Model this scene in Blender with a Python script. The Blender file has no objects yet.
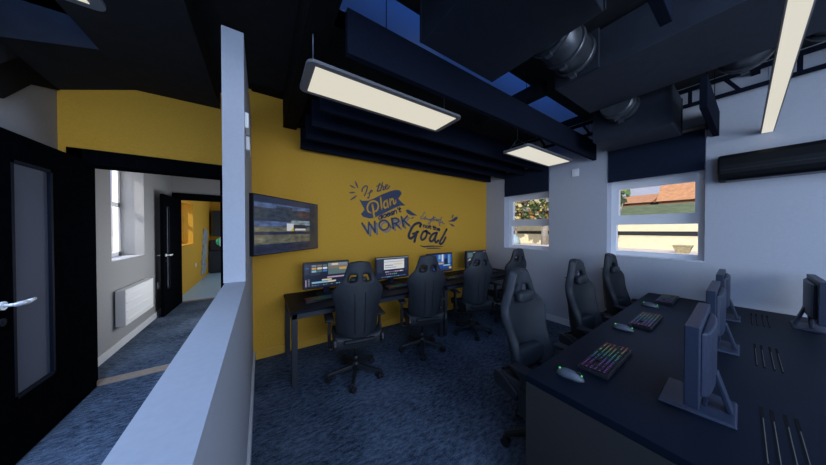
import bpy, bmesh, math, random
from mathutils import Vector, Matrix
from mathutils.geometry import tessellate_polygon
random.seed(7)
scene = bpy.context.scene
COL = scene.collection
PI = math.pi

# ------------------------------------------------------------------ materials
def mat(name, col, rough=0.6, metal=0.0, spec=0.5, noise=0.0, nscale=20.0, bump=0.0, emit=None, estr=0.0, coat=0.0):
    m = bpy.data.materials.new(name); m.use_nodes = True
    nt = m.node_tree; b = nt.nodes['Principled BSDF']
    b.inputs['Base Color'].default_value = (*col, 1)
    b.inputs['Roughness'].default_value = rough
    b.inputs['Metallic'].default_value = metal
    b.inputs['Specular IOR Level'].default_value = spec
    if coat: b.inputs['Coat Weight'].default_value = coat
    if emit:
        b.inputs['Emission Color'].default_value = (*emit, 1); b.inputs['Emission Strength'].default_value = estr
    if noise or bump:
        tc = nt.nodes.new('ShaderNodeTexCoord'); n = nt.nodes.new('ShaderNodeTexNoise')
        n.inputs['Scale'].default_value = nscale; n.inputs['Detail'].default_value = 5
        nt.links.new(tc.outputs['Object'], n.inputs['Vector'])
        if noise:
            r = nt.nodes.new('ShaderNodeMapRange')
            r.inputs['To Min'].default_value = 1 - noise; r.inputs['To Max'].default_value = 1 + noise
            r.inputs['From Min'].default_value = 0.3; r.inputs['From Max'].default_value = 0.7
            nt.links.new(n.outputs['Fac'], r.inputs['Value'])
            mx = nt.nodes.new('ShaderNodeMix'); mx.data_type = 'RGBA'; mx.blend_type = 'MULTIPLY'
            mx.inputs['Factor'].default_value = 1
            mx.inputs['A'].default_value = (*col, 1)
            nt.links.new(r.outputs['Result'], mx.inputs['B'])
            nt.links.new(mx.outputs['Result'], b.inputs['Base Color'])
        if bump:
            bp = nt.nodes.new('ShaderNodeBump'); bp.inputs['Strength'].default_value = bump; bp.inputs['Distance'].default_value = 0.01
            nt.links.new(n.outputs['Fac'], bp.inputs['Height']); nt.links.new(bp.outputs['Normal'], b.inputs['Normal'])
    return m

def carpet_mat(name, dark, light, rot):
    m = bpy.data.materials.new(name); m.use_nodes = True
    nt = m.node_tree; b = nt.nodes['Principled BSDF']; L = nt.links.new
    tc = nt.nodes.new('ShaderNodeTexCoord')
    mp = nt.nodes.new('ShaderNodeMapping'); mp.inputs['Rotation'].default_value = (0, 0, rot); mp.inputs['Scale'].default_value = (1.0, 2.6, 1)
    L(tc.outputs['Object'], mp.inputs['Vector'])
    n1 = nt.nodes.new('ShaderNodeTexNoise'); n1.inputs['Scale'].default_value = 16; n1.inputs['Detail'].default_value = 8; n1.inputs['Roughness'].default_value = .8
    L(mp.outputs['Vector'], n1.inputs['Vector'])
    n2 = nt.nodes.new('ShaderNodeTexNoise'); n2.inputs['Scale'].default_value = 140; n2.inputs['Detail'].default_value = 3
    L(tc.outputs['Object'], n2.inputs['Vector'])
    n3 = nt.nodes.new('ShaderNodeTexNoise'); n3.inputs['Scale'].default_value = 1.6; n3.inputs['Detail'].default_value = 3
    L(tc.outputs['Object'], n3.inputs['Vector'])
    a = nt.nodes.new('ShaderNodeMath'); a.operation = 'MULTIPLY_ADD'; a.inputs[1].default_value = .35
    L(n2.outputs['Fac'], a.inputs[0]); L(n1.outputs['Fac'], a.inputs[2])
    a2 = nt.nodes.new('ShaderNodeMath'); a2.operation = 'MULTIPLY_ADD'; a2.inputs[1].default_value = .35
    L(n3.outputs['Fac'], a2.inputs[0]); L(a.outputs[0], a2.inputs[2])
    r = nt.nodes.new('ShaderNodeValToRGB'); r.color_ramp.elements[0].position = .72; r.color_ramp.elements[1].position = 1.08
    r.color_ramp.elements[0].color = (*dark, 1); r.color_ramp.elements[1].color = (*light, 1)
    L(a2.outputs[0], r.inputs['Fac']); L(r.outputs['Color'], b.inputs['Base Color'])
    b.inputs['Roughness'].default_value = .95; b.inputs['Specular IOR Level'].default_value = .1
    bp = nt.nodes.new('ShaderNodeBump'); bp.inputs['Strength'].default_value = .4; bp.inputs['Distance'].default_value = .004
    L(n2.outputs['Fac'], bp.inputs['Height']); L(bp.outputs['Normal'], b.inputs['Normal'])
    return m

def glass_mat(name, tint=(1, 1, 1), gloss=.06):
    m = bpy.data.materials.new(name); m.use_nodes = True
    nt = m.node_tree; nt.nodes.clear()
    o = nt.nodes.new('ShaderNodeOutputMaterial'); mx = nt.nodes.new('ShaderNodeMixShader'); t = nt.nodes.new('ShaderNodeBsdfTransparent')
    g = nt.nodes.new('ShaderNodeBsdfGlossy'); g.inputs['Roughness'].default_value = .02
    t.inputs['Color'].default_value = (*tint, 1); mx.inputs[0].default_value = gloss
    nt.links.new(t.outputs[0], mx.inputs[1]); nt.links.new(g.outputs[0], mx.inputs[2]); nt.links.new(mx.outputs[0], o.inputs[0])
    return m

def grey_glass_mat(name):
    m = bpy.data.materials.new(name); m.use_nodes = True
    nt = m.node_tree; nt.nodes.clear()
    o = nt.nodes.new('ShaderNodeOutputMaterial'); mx = nt.nodes.new('ShaderNodeMixShader'); t = nt.nodes.new('ShaderNodeBsdfTransparent')
    g = nt.nodes.new('ShaderNodeBsdfDiffuse'); g.inputs['Color'].default_value = (.20, .21, .26, 1)  # grey diffuse added so the pane catches room light evenly
    mx.inputs[0].default_value = .72
    nt.links.new(t.outputs[0], mx.inputs[1]); nt.links.new(g.outputs[0], mx.inputs[2]); nt.links.new(mx.outputs[0], o.inputs[0])
    return m

def emis(name, col, s=1.0):
    m = mat(name, (0.01, 0.01, 0.01), .35, emit=col, estr=s)
    return m

M = {}
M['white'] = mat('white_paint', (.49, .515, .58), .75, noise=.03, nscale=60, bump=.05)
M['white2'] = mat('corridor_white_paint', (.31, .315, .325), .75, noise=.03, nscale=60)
M['yellow'] = mat('mustard_paint', (.74, .40, .042), .75, spec=.3, noise=.05, nscale=45, bump=.08)
M['skirt'] = mat('white_skirting_gloss', (.72, .74, .78), .4)
M['yskirt'] = mat('mustard_skirting_gloss', (.76, .42, .05), .45)
M['carpet'] = carpet_mat('navy_carpet', (.011, .020, .040), (.135, .185, .27), .5)
M['pale_floor'] = mat('pale_vinyl_floor', (.45, .68, .98), .5, noise=.05)
M['ceil'] = mat('black_soffit_paint', (.020, .022, .025), .85, spec=.15, noise=.15, nscale=9)
M['black'] = mat('matt_black_paint', (.006, .006, .007), .8, spec=.12)
M['baffle'] = mat('navy_felt', (.008, .011, .021), .95, spec=.05, noise=.2, nscale=80)
M['shaft'] = mat('white_shaft_lining', (.7, .72, .75), .8)
M['duct'] = mat('dark_duct_metal', (.028, .034, .047), .6, spec=.25, noise=.12, nscale=14)
M['duct_round'] = mat('dark_flexible_duct', (.10, .11, .125), .4, metal=.6, noise=.15, nscale=20)
M['door'] = mat('black_door_veneer', (.003, .0035, .005), .6, spec=.0, noise=.3, nscale=25)
M['bead'] = mat('navy_black_beading', (.006, .009, .018), .7, spec=.1)
M['chrome'] = mat('satin_metal', (.85, .87, .90), .35, metal=.3)
M['wood'] = mat('threshold_oak', (.30, .24, .19), .6, noise=.15, nscale=30)
M['desk'] = mat('black_desk_laminate', (.0025, .0065, .016), .5, spec=.14, noise=.06, nscale=40)
M['slot'] = mat('slot_painted_highlight', (.11, .11, .105), .6)
M['desk_end'] = mat('charcoal_desk_panel', (.030, .030, .030), .6, spec=.3)
M['steel'] = mat('dark_powder_coat', (.028, .032, .042), .5)
M['leather'] = mat('charcoal_leatherette', (.024, .029, .037), .55, spec=.35, noise=.12, nscale=25, bump=.1)
M['leather_dk'] = mat('black_leatherette', (.016, .019, .025), .55, spec=.3)
M['ac'] = mat('black_air_unit', (.006, .007, .009), .5, spec=.2)
M['plastic'] = mat('black_plastic', (.015, .017, .021), .45)
M['rubber'] = mat('caster_rubber', (.010, .010, .012), .6)
M['monitor'] = mat('dark_monitor_shell', (.020, .028, .054), .42, spec=.3)
M['bezel'] = mat('black_bezel', (.008, .009, .013), .35)
M['key'] = mat('black_keycap', (.012, .013, .016), .5)
M['mouse'] = mat('grey_mouse_shell', (.07, .085, .11), .4)
M['fabric'] = mat('navy_blind_fabric', (.013, .020, .040), .9, spec=.1, noise=.1, nscale=90)
M['upvc'] = mat('white_window_plastic', (.93, .94, .96), .35)
M['plate'] = mat('white_plastic_plate', (.95, .95, .96), .35)
M['radiator'] = mat('white_radiator_enamel', (.86, .87, .88), .35)
M['lampf'] = mat('dark_lamp_frame', (.17, .175, .19), .5)
M['lamp'] = emis('lit_diffuser', (1.0, .95, .80), .70)
M['wire'] = mat('steel_wire', (.35, .42, .55), .35, metal=.8)
M['vinyl'] = mat('navy_vinyl', (.045, .060, .12), .6)
M['vinyl_gold'] = mat('mustard_vinyl', (.74, .40, .042), .75)
M['vinyl_dk'] = mat('black_vinyl', (.028, .034, .055), .6)
M['vinyl_gr'] = mat('grey_vinyl', (.16, .17, .19), .6)
M['vinyl_sh'] = mat('shadow_grey_vinyl', (.26, .25, .24), .6)
M['glass'] = glass_mat('window_glass', (1, 1, 1), .03)
M['dglass'] = grey_glass_mat('door_glass_grey')
M['green'] = mat('green_button', (.03, .45, .12), .4, emit=(.02, .5, .12), estr=.15)
M['unit'] = mat('navy_black_unit', (.018, .024, .036), .5)
M['stone'] = mat('grey_stone_cladding', (.40, .44, .48), .8, noise=.25, nscale=12, bump=.3)
# outdoors
M['cream'] = mat('cream_render', (.80, .74, .50), .9, spec=.1, noise=.06, nscale=4)
M['band'] = mat('dark_band', (.012, .011, .012), .7)
M['terrace'] = mat('pale_paving', (.78, .68, .56), .9, spec=.1, noise=.06, nscale=2)
M['roof'] = mat('terracotta_tiles', (.62, .29, .12), .85, noise=.18, nscale=5)
M['eave'] = mat('brown_eave', (.33, .13, .045), .8)
M['hedge'] = mat('green_bank', (.17, .20, .10), .95, spec=.05, noise=.25, nscale=3)
M['pot'] = mat('straw_planter', (.42, .36, .20), .9, noise=.35, nscale=18)
M['bark'] = mat('pale_bark', (.40, .36, .31), .9, noise=.25, nscale=10)
M['tarp'] = mat('pale_blue_cover', (.40, .52, .56), .7)
M['housewall'] = mat('rosy_house_wall', (.42, .24, .20), .9)
LEAF = [mat('leaf_green', (.10, .19, .055), .8), mat('leaf_dark', (.04, .085, .035), .8), mat('leaf_yellow', (.55, .50, .16), .8),
        mat('leaf_orange', (.60, .24, .09), .8), mat('leaf_grey', (.30, .29, .27), .8), mat('leaf_straw', (.62, .55, .33), .8)]

# ------------------------------------------------------------------ mesh builder
class MB:
    def __init__(s): s.bm = bmesh.new(); s.mi = 0
    def face(s, pts, mi=None):
        vs = [s.bm.verts.new(p) for p in pts]; f = s.bm.faces.new(vs); f.material_index = s.mi if mi is None else mi; return f
    def box(s, x0, x1, y0, y1, z0, z1, mi=None, mtx=None):
        P = [Vector((x, y, z)) for x in (x0, x1) for y in (y0, y1) for z in (z0, z1)]
        if mtx: P = [mtx @ p for p in P]
        v = [s.bm.verts.new(p) for p in P]
        for q in ((0, 1, 3, 2), (4, 6, 7, 5), (0, 4, 5, 1), (2, 3, 7, 6), (0, 2, 6, 4), (1, 5, 7, 3)):
            f = s.bm.faces.new([v[i] for i in q]); f.material_index = s.mi if mi is None else mi
    def hexa(s, bot, top, mi=None):
        v = [s.bm.verts.new(p) for p in bot + top]
        n = len(bot)
        fs = [list(range(n))[::-1], list(range(n, 2 * n))] + [[i, (i + 1) % n, n + (i + 1) % n, n + i] for i in range(n)]
        for q in fs:
            f = s.bm.faces.new([v[i] for i in q]); f.material_index = s.mi if mi is None else mi
    def cyl(s, p0, p1, r0, r1=None, n=16, mi=None, caps=True):
        p0 = Vector(p0); p1 = Vector(p1); r1 = r0 if r1 is None else r1
        d = (p1 - p0).normalized(); a = d.orthogonal().normalized(); b = d.cross(a)
        A = [s.bm.verts.new(p0 + (a * math.cos(2 * PI * i / n) + b * math.sin(2 * PI * i / n)) * r0) for i in range(n)]
        B = [s.bm.verts.new(p1 + (a * math.cos(2 * PI * i / n) + b * math.sin(2 * PI * i / n)) * r1) for i in range(n)]
        k = s.mi if mi is None else mi
        for i in range(n):
            f = s.bm.faces.new([A[i], A[(i + 1) % n], B[(i + 1) % n], B[i]]); f.material_index = k; f.smooth = True
        if caps:
            s.bm.faces.new(A[::-1]).material_index = k; s.bm.faces.new(B).material_index = k
    def tube(s, pts, r, n=8, mi=None):
        for a, b in zip(pts[:-1], pts[1:]): s.cyl(a, b, r, r, n, mi)
    def ball(s, c, r, sc=(1, 1, 1), mi=None, u=16, v=10):
        k = s.mi if mi is None else mi
        t = bmesh.ops.create_uvsphere(s.bm, u_segments=u, v_segments=v, radius=r, matrix=Matrix.Translation(c) @ Matrix.Diagonal((*sc, 1)))
        for vv in t['verts']:
            for f in vv.link_faces: f.material_index = k; f.smooth = True
    def ring(s, c, axis, r_in, r_out, length, n=24, mi=None):
        c = Vector(c); d = Vector(axis).normalized(); a = d.orthogonal().normalized(); b = d.cross(a); k = s.mi if mi is None else mi
        def loop(r, o): return [s.bm.verts.new(c + d * o + (a * math.cos(2 * PI * i / n) + b * math.sin(2 * PI * i / n)) * r) for i in range(n)]
        Ls = [loop(r_out, -length / 2), loop(r_out, length / 2), loop(r_in, length / 2), loop(r_in, -length / 2)]
        for j in range(4):
            P, Q = Ls[j], Ls[(j + 1) % 4]
            for i in range(n):
                f = s.bm.faces.new([P[i], P[(i + 1) % n], Q[(i + 1) % n], Q[i]]); f.material_index = k; f.smooth = (j in (0, 2))

def obj(name, mb, mats, parent=None, loc=None, bevel=0.0, seg=2, smooth=False, subsurf=0):
    me = bpy.data.meshes.new(name)
    bmesh.ops.recalc_face_normals(mb.bm, faces=mb.bm.faces[:])
    mb.bm.to_mesh(me); mb.bm.free()
    for m in (mats if isinstance(mats, (list, tuple)) else [mats]): me.materials.append(m)
    o = bpy.data.objects.new(name, me); COL.objects.link(o)
    if parent: o.parent = parent
    if loc: o.location = loc
    if bevel:
        b = o.modifiers.new('bevel', 'BEVEL'); b.width = bevel; b.segments = seg; b.limit_method = 'ANGLE'; b.angle_limit = .7
    if subsurf:
        b = o.modifiers.new('sub', 'SUBSURF'); b.levels = subsurf; b.render_levels = subsurf
    if smooth:
        for p in me.polygons: p.use_smooth = True
    return o

def tag(o, label, cat, group=None, kind=None):
    o['label'] = label; o['category'] = cat
    if group: o['group'] = group
    if kind: o['kind'] = kind
    return o

def thing(name, label, cat, loc=(0, 0, 0), rz=0.0, group=None, kind=None):
    o = bpy.data.objects.new(name, None); COL.objects.link(o); o.empty_display_size = .1
    o.location = loc; o.rotation_euler = (0, 0, rz)
    return tag(o, label, cat, group, kind)

def dup(root, loc, rz, label):
    r = root.copy(); COL.objects.link(r); r.location = loc; r.rotation_euler = (0, 0, rz); r['label'] = label
    def rec(a, b):
        for ch in list(a.children):
            c = ch.copy(); COL.objects.link(c); c.parent = b; rec(ch, c)
    rec(root, r)
    return r

def simple(name, boxes, m, label=None, cat=None, kind=None, parent=None, bevel=0, group=None):
    mb = MB()
    for b in boxes: mb.box(*b)
    o = obj(name, mb, m, parent, bevel=bevel)
    if label: tag(o, label, cat, group, kind)
    return o

def struct(name, boxes, m, label, cat, bevel=0):
    return simple(name, boxes, m, label, cat, 'structure', bevel=bevel)
def add_struct(o, label, cat): return tag(o, label, cat, None, 'structure')
# ------------------------------------------------------------------ the setting
XW = 3.992; YW = 3.2; XL = -1.51; YD = 3.47; YB = -3.2; ZC = 3.1
struct('floor', [(XL - .3, XW + .25, YB - .2, 6.62, -.12, 0)], M['carpet'], 'navy carpet tiles with pale flecked streaks', 'floor')
struct('floor_pale', [(XL - .3, 1.2, 6.62, 11.2, -.12, 0.001)], M['pale_floor'], 'pale shiny vinyl floor of the far mustard room', 'floor')
# yellow wall (right stretch) and door wall (left stretch)
struct('wall_front', [(-.2, XW + .3, YW, YW + .42, 0, 3.6)], M['yellow'], 'mustard wall behind the long black desks', 'wall')
mb = MB()
mb.box(XL - .3, -1.37, YD, 3.62, 0, 3.6); mb.box(-.385, -.2, YD, 3.62, 0, 3.6); mb.box(-1.37, -.385, YD, 3.62, 2.125, 3.6)
add_struct(obj('wall_front_door', mb, M['yellow']), 'mustard wall above the open black doorway', 'wall')
# window wall with two openings
W1 = (1.925, 2.765); W2 = (.318, 1.158); ZS, ZH = 1.158, 2.62
mb = MB()
T = XW + .30
mb.box(XW, T, YB, W2[0], 0, 3.6); mb.box(XW, T, W2[1], W1[0], 0, 3.6); mb.box(XW, T, W1[1], YW + .3, 0, 3.6)
for a, b in (W1, W2):
    mb.box(XW, T, a, b, 0, ZS); mb.box(XW, T, a, b, ZH, 3.6)
add_struct(obj('wall_right', mb, M['white']), 'white wall with the two windows', 'wall')
# left wall with corridor window and far-room window
mb = MB(); x0, x1 = XL - .30, XL
CW = (4.33, 5.27, 1.11, 2.50); FW = (7.17, 8.35, 1.13, 2.2)
mb.box(x0, x1, YB, CW[0], 0, 3.6); mb.box(x0, x1, CW[1], 6.6, 0, 3.6)
mb.box(x0, x1, CW[0], CW[1], 0, CW[2]); mb.box(x0, x1, CW[0], CW[1], CW[3], 3.6)
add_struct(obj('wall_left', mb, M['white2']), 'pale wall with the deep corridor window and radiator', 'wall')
mb = MB()
mb.box(x0, x1, 6.6, FW[0], 0, 3.2); mb.box(x0, x1, FW[1], 11.2, 0, 3.2)
mb.box(x0, x1, FW[0], FW[1], 0, FW[2]); mb.box(x0, x1, FW[0], FW[1], FW[3], 3.2)
mb.box(XL, 1.2, 11.0, 11.2, 0, 3.2); mb.box(1.0, 1.2, 6.75, 11.0, 0, 3.2)
add_struct(obj('wall_left_far', mb, M['yellow']), 'mustard walls of the room at the end of the corridor', 'wall')
struct('wall_back', [(XL - .3, XW + .3, YB - .2, YB, 0, 3.6)], M['white'], 'white wall behind the viewer', 'wall')
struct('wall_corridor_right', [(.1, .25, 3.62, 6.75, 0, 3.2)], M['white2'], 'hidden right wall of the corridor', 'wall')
mb = MB()
mb.box(XL, -1.42, 6.6, 6.75, 0, 3.2); mb.box(-.5, .1, 6.6, 6.75, 0, 3.2); mb.box(-1.42, -.5, 6.6, 6.75, 2.15, 3.2); mb.box(.1, 1.2, 6.62, 6.75, 0, 3.2)
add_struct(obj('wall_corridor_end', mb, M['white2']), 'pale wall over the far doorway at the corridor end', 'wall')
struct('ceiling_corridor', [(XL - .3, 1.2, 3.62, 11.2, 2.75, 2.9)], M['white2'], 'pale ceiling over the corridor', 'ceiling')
# partition : low wall and the full-height nib beside the doorway
struct('wall_low', [(-.189, -.082, YB, YW, 0, 1.17)], M['white'], 'low white partition wall with flat top', 'wall')
struct('wall_nib', [(-.196, -.085, 1.826, YD, 1.1705, 2.755)], M['white'], 'tall narrow white wall end standing on low partition', 'wall')
struct('baseboard_low', [(-.082, -.062, YB, YW - .012, 0, .11)], M['skirt'], 'white skirting along the low partition', 'skirting', .004)
struct('baseboard_front', [(-.062, XW, YW - .016, YW, 0, .10)], M['yskirt'], 'mustard skirting along the mustard wall', 'skirting', .004)
struct('baseboard_right', [(XW - .016, XW, YB, YW - .016, 0, .10)], M['skirt'], 'white skirting under the two windows', 'skirting', .004)
struct('baseboard_left', [(XL, XL + .018, 3.66, 6.58, 0, .095)], M['skirt'], 'white skirting along the corridor wall', 'skirting', .004)
struct('trim_1', [(-1.36, -.395, 3.485, 3.625, -.002, .006)], M['wood'], 'pale wooden threshold strip in the near doorway', 'threshold')
struct('trim_2', [(-1.43, -.49, 6.57, 6.66, -.002, .006)], M['wood'], 'pale threshold strip in the far doorway', 'threshold')

# ------------------------------------------------------------------ ceiling
SH = (.40, 3.95, 1.41, 1.80)          # rooflight slot above the baffles
SB = (-1.4, 2.0, -2.3, -.35)           # big rooflight behind the viewer
SL = (-1.50, -1.03, 1.0, 2.85)        # rooflight over the left bay
cz0, cz1 = ZC, ZC + .1
mb = MB()
def cb(a, b, c, d): mb.box(a, b, c, d, cz0, cz1)
cb(-1.04, SH[0], SB[3], YD); cb(SH[0], XW, SH[3], YW); cb(SH[1], XW, SH[2], SH[3]); cb(SH[0], XW, SB[3], SH[2])
cb(SB[1], XW, YB, SB[3]); cb(SB[0], SB[1], YB, SB[2]); cb(XL, SB[0], YB, SB[3]); cb(XL, -1.04, SB[3], SL[2])
cb(XL, -1.04, SL[3], YD)
add_struct(obj('ceiling', mb, M['ceil']), 'black painted open ceiling', 'ceiling')
def shaft(name, S, h, label, face_mat):
    a, b, c, d = S; t = .05
    mb = MB()
    mb.box(a - t, a, c - t, d + t, ZC + .1, ZC + h); mb.box(b, b + t, c - t, d + t, ZC + .1, ZC + h)
    mb.box(a, b, c - t, c, ZC + .1, ZC + h); mb.box(a, b, d, d + t, ZC, ZC + h)
    mb.box(a - t, b + t, c - t, d + t, ZC + h, ZC + h + .05)
    return add_struct(obj(name, mb, face_mat), label, 'rooflight')
shaft('trim_3', SH, .55, 'blue-lit rooflight slot above the navy baffles', M['shaft'])
shaft('trim_4', SB, .35, 'wide rooflight shaft above the viewer', M['shaft'])
# left bay : flat dropped soffit, sloped soffit and the recess face behind it
struct('ceiling_left', [(-1.04, -.385, 1.78, YD, 2.905, 3.1)], M['ceil'], 'flat dark soffit hanging over the left doorway', 'ceiling')
mb = MB()
mb.hexa([(-1.04, 2.85, 2.905), (-1.04, YD, 2.905), (XL, YD, 2.75), (XL, 2.85, 2.80)], [(-1.04, 2.85, 3.8), (-1.04, YD, 3.8), (XL, YD, 3.8), (XL, 2.85, 3.8)])
add_struct(obj('ceiling_left_slope', mb, M['ceil']), 'sloping dark soffit in the top left corner', 'ceiling')
mb = MB()
mb.box(XL, -1.04, .95, 1.0, 3.1, 3.8); mb.box(-1.04, -.99, .95, 2.9, 3.1, 3.8); mb.box(XL - .05, XL, .95, 2.9, 3.55, 3.85); mb.box(XL, -.99, .95, 2.9, 3.8, 3.85)
add_struct(obj('trim_5', mb, M['ceil']), 'dark rooflight recess in the top left corner', 'rooflight')
mb = MB()
pr = [(2.2, 2.42), (2.93, 2.42), (3.165, 2.641), (YD, 2.749), (YD, 2.80), (2.2, 2.80)]
mb.hexa([(XL, y, z) for y, z in pr], [(XL + .015, y, z) for y, z in pr])
add_struct(obj('trim_6', mb, M['black']), 'black angled wall bracing at the top left', 'trim')
mb = MB()
pr = [(2.2, 2.62), (2.86, 2.62), (3.02, 2.77), (2.96, 2.80), (2.2, 2.66)]
mb.hexa([(XL + .016, y, z) for y, z in pr], [(XL + .03, y, z) for y, z in pr])
add_struct(obj('trim_7', mb, M['ceil']), 'dark grey batten on the angled bracing', 'trim')
# beams
struct('trim_8', [(.23, .375, -2.5, 3.19, 2.742, 3.099)], M['black'], 'deep black roof beam running towards the mustard wall', 'beam')
struct('trim_9', [(.378, XW, 3.07, YW, 2.78, 3.099)], M['black'], 'black wall plate over the mustard wall', 'beam')
struct('trim_10', [(-.08, .228, 3.05, YW, 3.08, 3.099)], M['black'], 'thin black plate above the mustard wall by the nib', 'beam')
struct('trim_11', [(2.50, 2.60, 1.28, 2.2, 2.96, 3.099)], M['ceil'], 'short dark joist crossing the rooflight slot', 'beam')

# ------------------------------------------------------------------ windows
def window(name, ya, yb, label, blind_label, upper_in):
    xo = XW + .155
    t = thing(name, label, 'window', (xo, (ya + yb) / 2, ZS), 0, None, 'structure')
    w = (yb - ya) / 2; H = 2.62 - ZS
    mb = MB()
    for y0, y1, z0, z1 in ((-w, -w + .06, .0, .416), (w - .06, w, .0, .416), (-w, -w + .085, .541, .902), (w - .085, w, .541, .902)): mb.box(0, .07, y0, y1, z0, z1)
    mb.box(0, .07, -w + .06, w - .06, 0, .053); mb.box(0, .07, -w, w, .416, .541); mb.box(0, .07, -w, w, .902, H)
    obj('frame', mb, M['upvc'], t, bevel=.004)
    mb = MB(); mb.box(.03, .036, -w + .06, w - .06, .053, .416); obj('lower_pane', mb, M['glass'], t)
    mb = MB(); mb.box(.03, .036, -w + .085, w - .085, .541, .902); obj('upper_pane', mb, M['glass'], t)
    # reveal sill
    mb = MB(); mb.box(-.155, 0, -w, w, -.01, .004)
    obj('sill', mb, M['upvc'], t)
    # blind
    b = thing('roller_blind', blind_label, 'blind', (XW - .012, (ya + yb) / 2, 2.62), 0, 'navy roller blinds')
    mb = MB(); mb.box(-.004, .004, -w + .006, w - .016, -.465, -.01); obj('fabric', mb, M['fabric'], b)
    mb = MB(); mb.cyl((-.018, -w, -.01), (-.018, w - .01, -.01), .022, n=14); obj('roller_tube', mb, M['wood'], b)
    mb = MB(); mb.box(-.008, .008, -w + .004, w - .014, -.472, -.458); obj('bottom_bar', mb, M['fabric'], b)
    mb = MB(); mb.box(-.045, .012, -w - .012, -w, -.05, .03); obj('end_bracket', mb, M['plastic'], b)
window('window_1', *W1, 'white sash window nearest the mustard wall with trees outside', 'navy roller blind half down over the tree-filled window', 0)
window('window_2', *W2, 'white sash window facing the terracotta roof and planter', 'navy roller blind half down over the terracotta roof window', 0)
# corridor window (far side of a deep recess)
def side_window(name, c, label, m):
    y0, y1, z0, z1 = c
    t = thing(name, label, 'window', (XL - .24, y0, z0), 0, None, 'structure')
    L, H = y1 - y0, z1 - z0
    mb = MB()
    for a, b in ((0, .06), (L - .06, L), (L / 2 - .04, L / 2 + .04)): mb.box(-.05, 0, a, b, 0, H)
    mb.box(-.05, 0, 0, L, 0, .07); mb.box(-.05, 0, 0, L, H - .07, H); mb.box(-.05, 0, 0, L, H * .52, H * .52 + .07)
    obj('frame', mb, M['upvc'], t, bevel=.003)
    mb = MB(); mb.box(-.03, -.025, .03, L - .03, .04, H - .04); obj('pane', mb, M['glass'], t)
    mb = MB(); mb.box(0, .235, .002, L - .002, 0, .008); obj('sill', mb, m, t)
side_window('window_3', CW, 'bright recessed window in the corridor wall', M['white'])
side_window('window_4', FW, 'recessed window in the far mustard room', M['yellow'])

# ------------------------------------------------------------------ doors
t = thing('door_1', 'black open doorway frame leading into the corridor', 'door frame', (0, YD, 0), 0, None, 'structure')
mb = MB()
mb.box(-1.455, -1.362, -.03, .0, 0, 2.25); mb.box(-.385, -.355, -.02, .0, 0, 2.25); mb.box(-1.455, -.2, -.03, .0, 2.11, 2.25)
mb.box(-1.385, -1.362, .0, .16, 0, 2.12); mb.box(-.395, -.385, .0, .16, 0, 2.12); mb.box(-1.362, -.385, .0, .16, 2.105, 2.13)
obj('frame', mb, M['door'], t, bevel=.003)
def leaf(name, label, loc, rz, w, h, gx0, gx1, gz0, gz1, glass, handles):
    # local: hinge at origin, leaf runs along +x, faces +-y
    t = thing(name, label, 'door', loc, rz, None, 'structure'); d = .022
    mb = MB()
    mb.box(0, gx0, -d, d, .008, h); mb.box(gx1, w, -d, d, .008, h); mb.box(gx0, gx1, -d, d, .008, gz0); mb.box(gx0, gx1, -d, d, gz1, h)
    obj('panel', mb, M['door'], t)
    mb = MB(); b = .02
    for s in (-1, 1):
        y0, y1 = sorted((s * .006, s * (d + .002)))
        mb.box(gx0, gx0 + b, y0, y1, gz0, gz1); mb.box(gx1 - b, gx1, y0, y1, gz0, gz1); mb.box(gx0, gx1, y0, y1, gz0, gz0 + b); mb.box(gx0, gx1, y0, y1, gz1 - b, gz1)
    obj('glazing_bead', mb, M['bead'], t)
    mb = MB(); mb.box(gx0 + .002, gx1 - .002, -.004, .004, gz0 + .002, gz1 - .002); obj('vision_panel', mb, glass, t)
    hx, hz = handles
    for s in (-1, 1):
        mb = MB()
        mb.cyl((hx, s * d, hz), (hx, s * (d + .012), hz), .026, n=20); mb.cyl((hx, s * (d + .01), hz), (hx, s * (d + .05), hz), .010, n=12)
        pts = [(hx, s * (d + .05), hz), (hx - .07, s * (d + .055), hz - .004), (hx - .14, s * (d + .05), hz + .002)]
        mb.cyl(pts[0], pts[1], .012, .016, n=12); mb.cyl(pts[1], pts[2], .016, .010, n=12); mb.ball(pts[2], .010); mb.ball(pts[0], .012)
        o = obj('handle', mb, M['chrome'], t)
        mb = MB(); mb.cyl((hx, s * d, hz - .10), (hx, s * (d + .008), hz - .10), .024, n=20); mb.box(hx - .004, hx + .004, min(s * (d + .006), s * (d + .010)), max(s * (d + .006), s * (d + .010)), hz - .115, hz - .09)
        obj('lock_escutcheon', mb, M['bead'], t)
    return t
# near leaf, swung fully open into the room
leaf('door_2', 'black door leaf with tall narrow glass standing open at far left', (-1.334, 3.47, 0), -PI / 2, 1.0, 2.125, .515, .862, .41, 1.95, M['dglass'], (.945, 1.04))
t = thing('door_3', 'black frame around the far doorway to the mustard room', 'door frame', (0, 6.6, 0), 0, None, 'structure')
mb = MB()
mb.box(-1.50, -1.42, -.025, 0, 0, 2.26); mb.box(-.5, -.42, -.025, 0, 0, 2.26); mb.box(-1.50, -.42, -.025, 0, 2.15, 2.26)
mb.box(-1.42, -1.40, 0, .15, 0, 2.15); mb.box(-.52, -.5, 0, .15, 0, 2.15); mb.box(-1.42, -.5, 0, .15, 2.13, 2.15)
obj('frame', mb, M['door'], t)
leaf('door_4', 'black door leaf with slim glass slot standing open in the corridor', (-1.385, 6.57, 0), -PI / 2 - .03, .93, 2.12, .66, .80, .45, 1.92, M['dglass'], (.86, 1.06))
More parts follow.
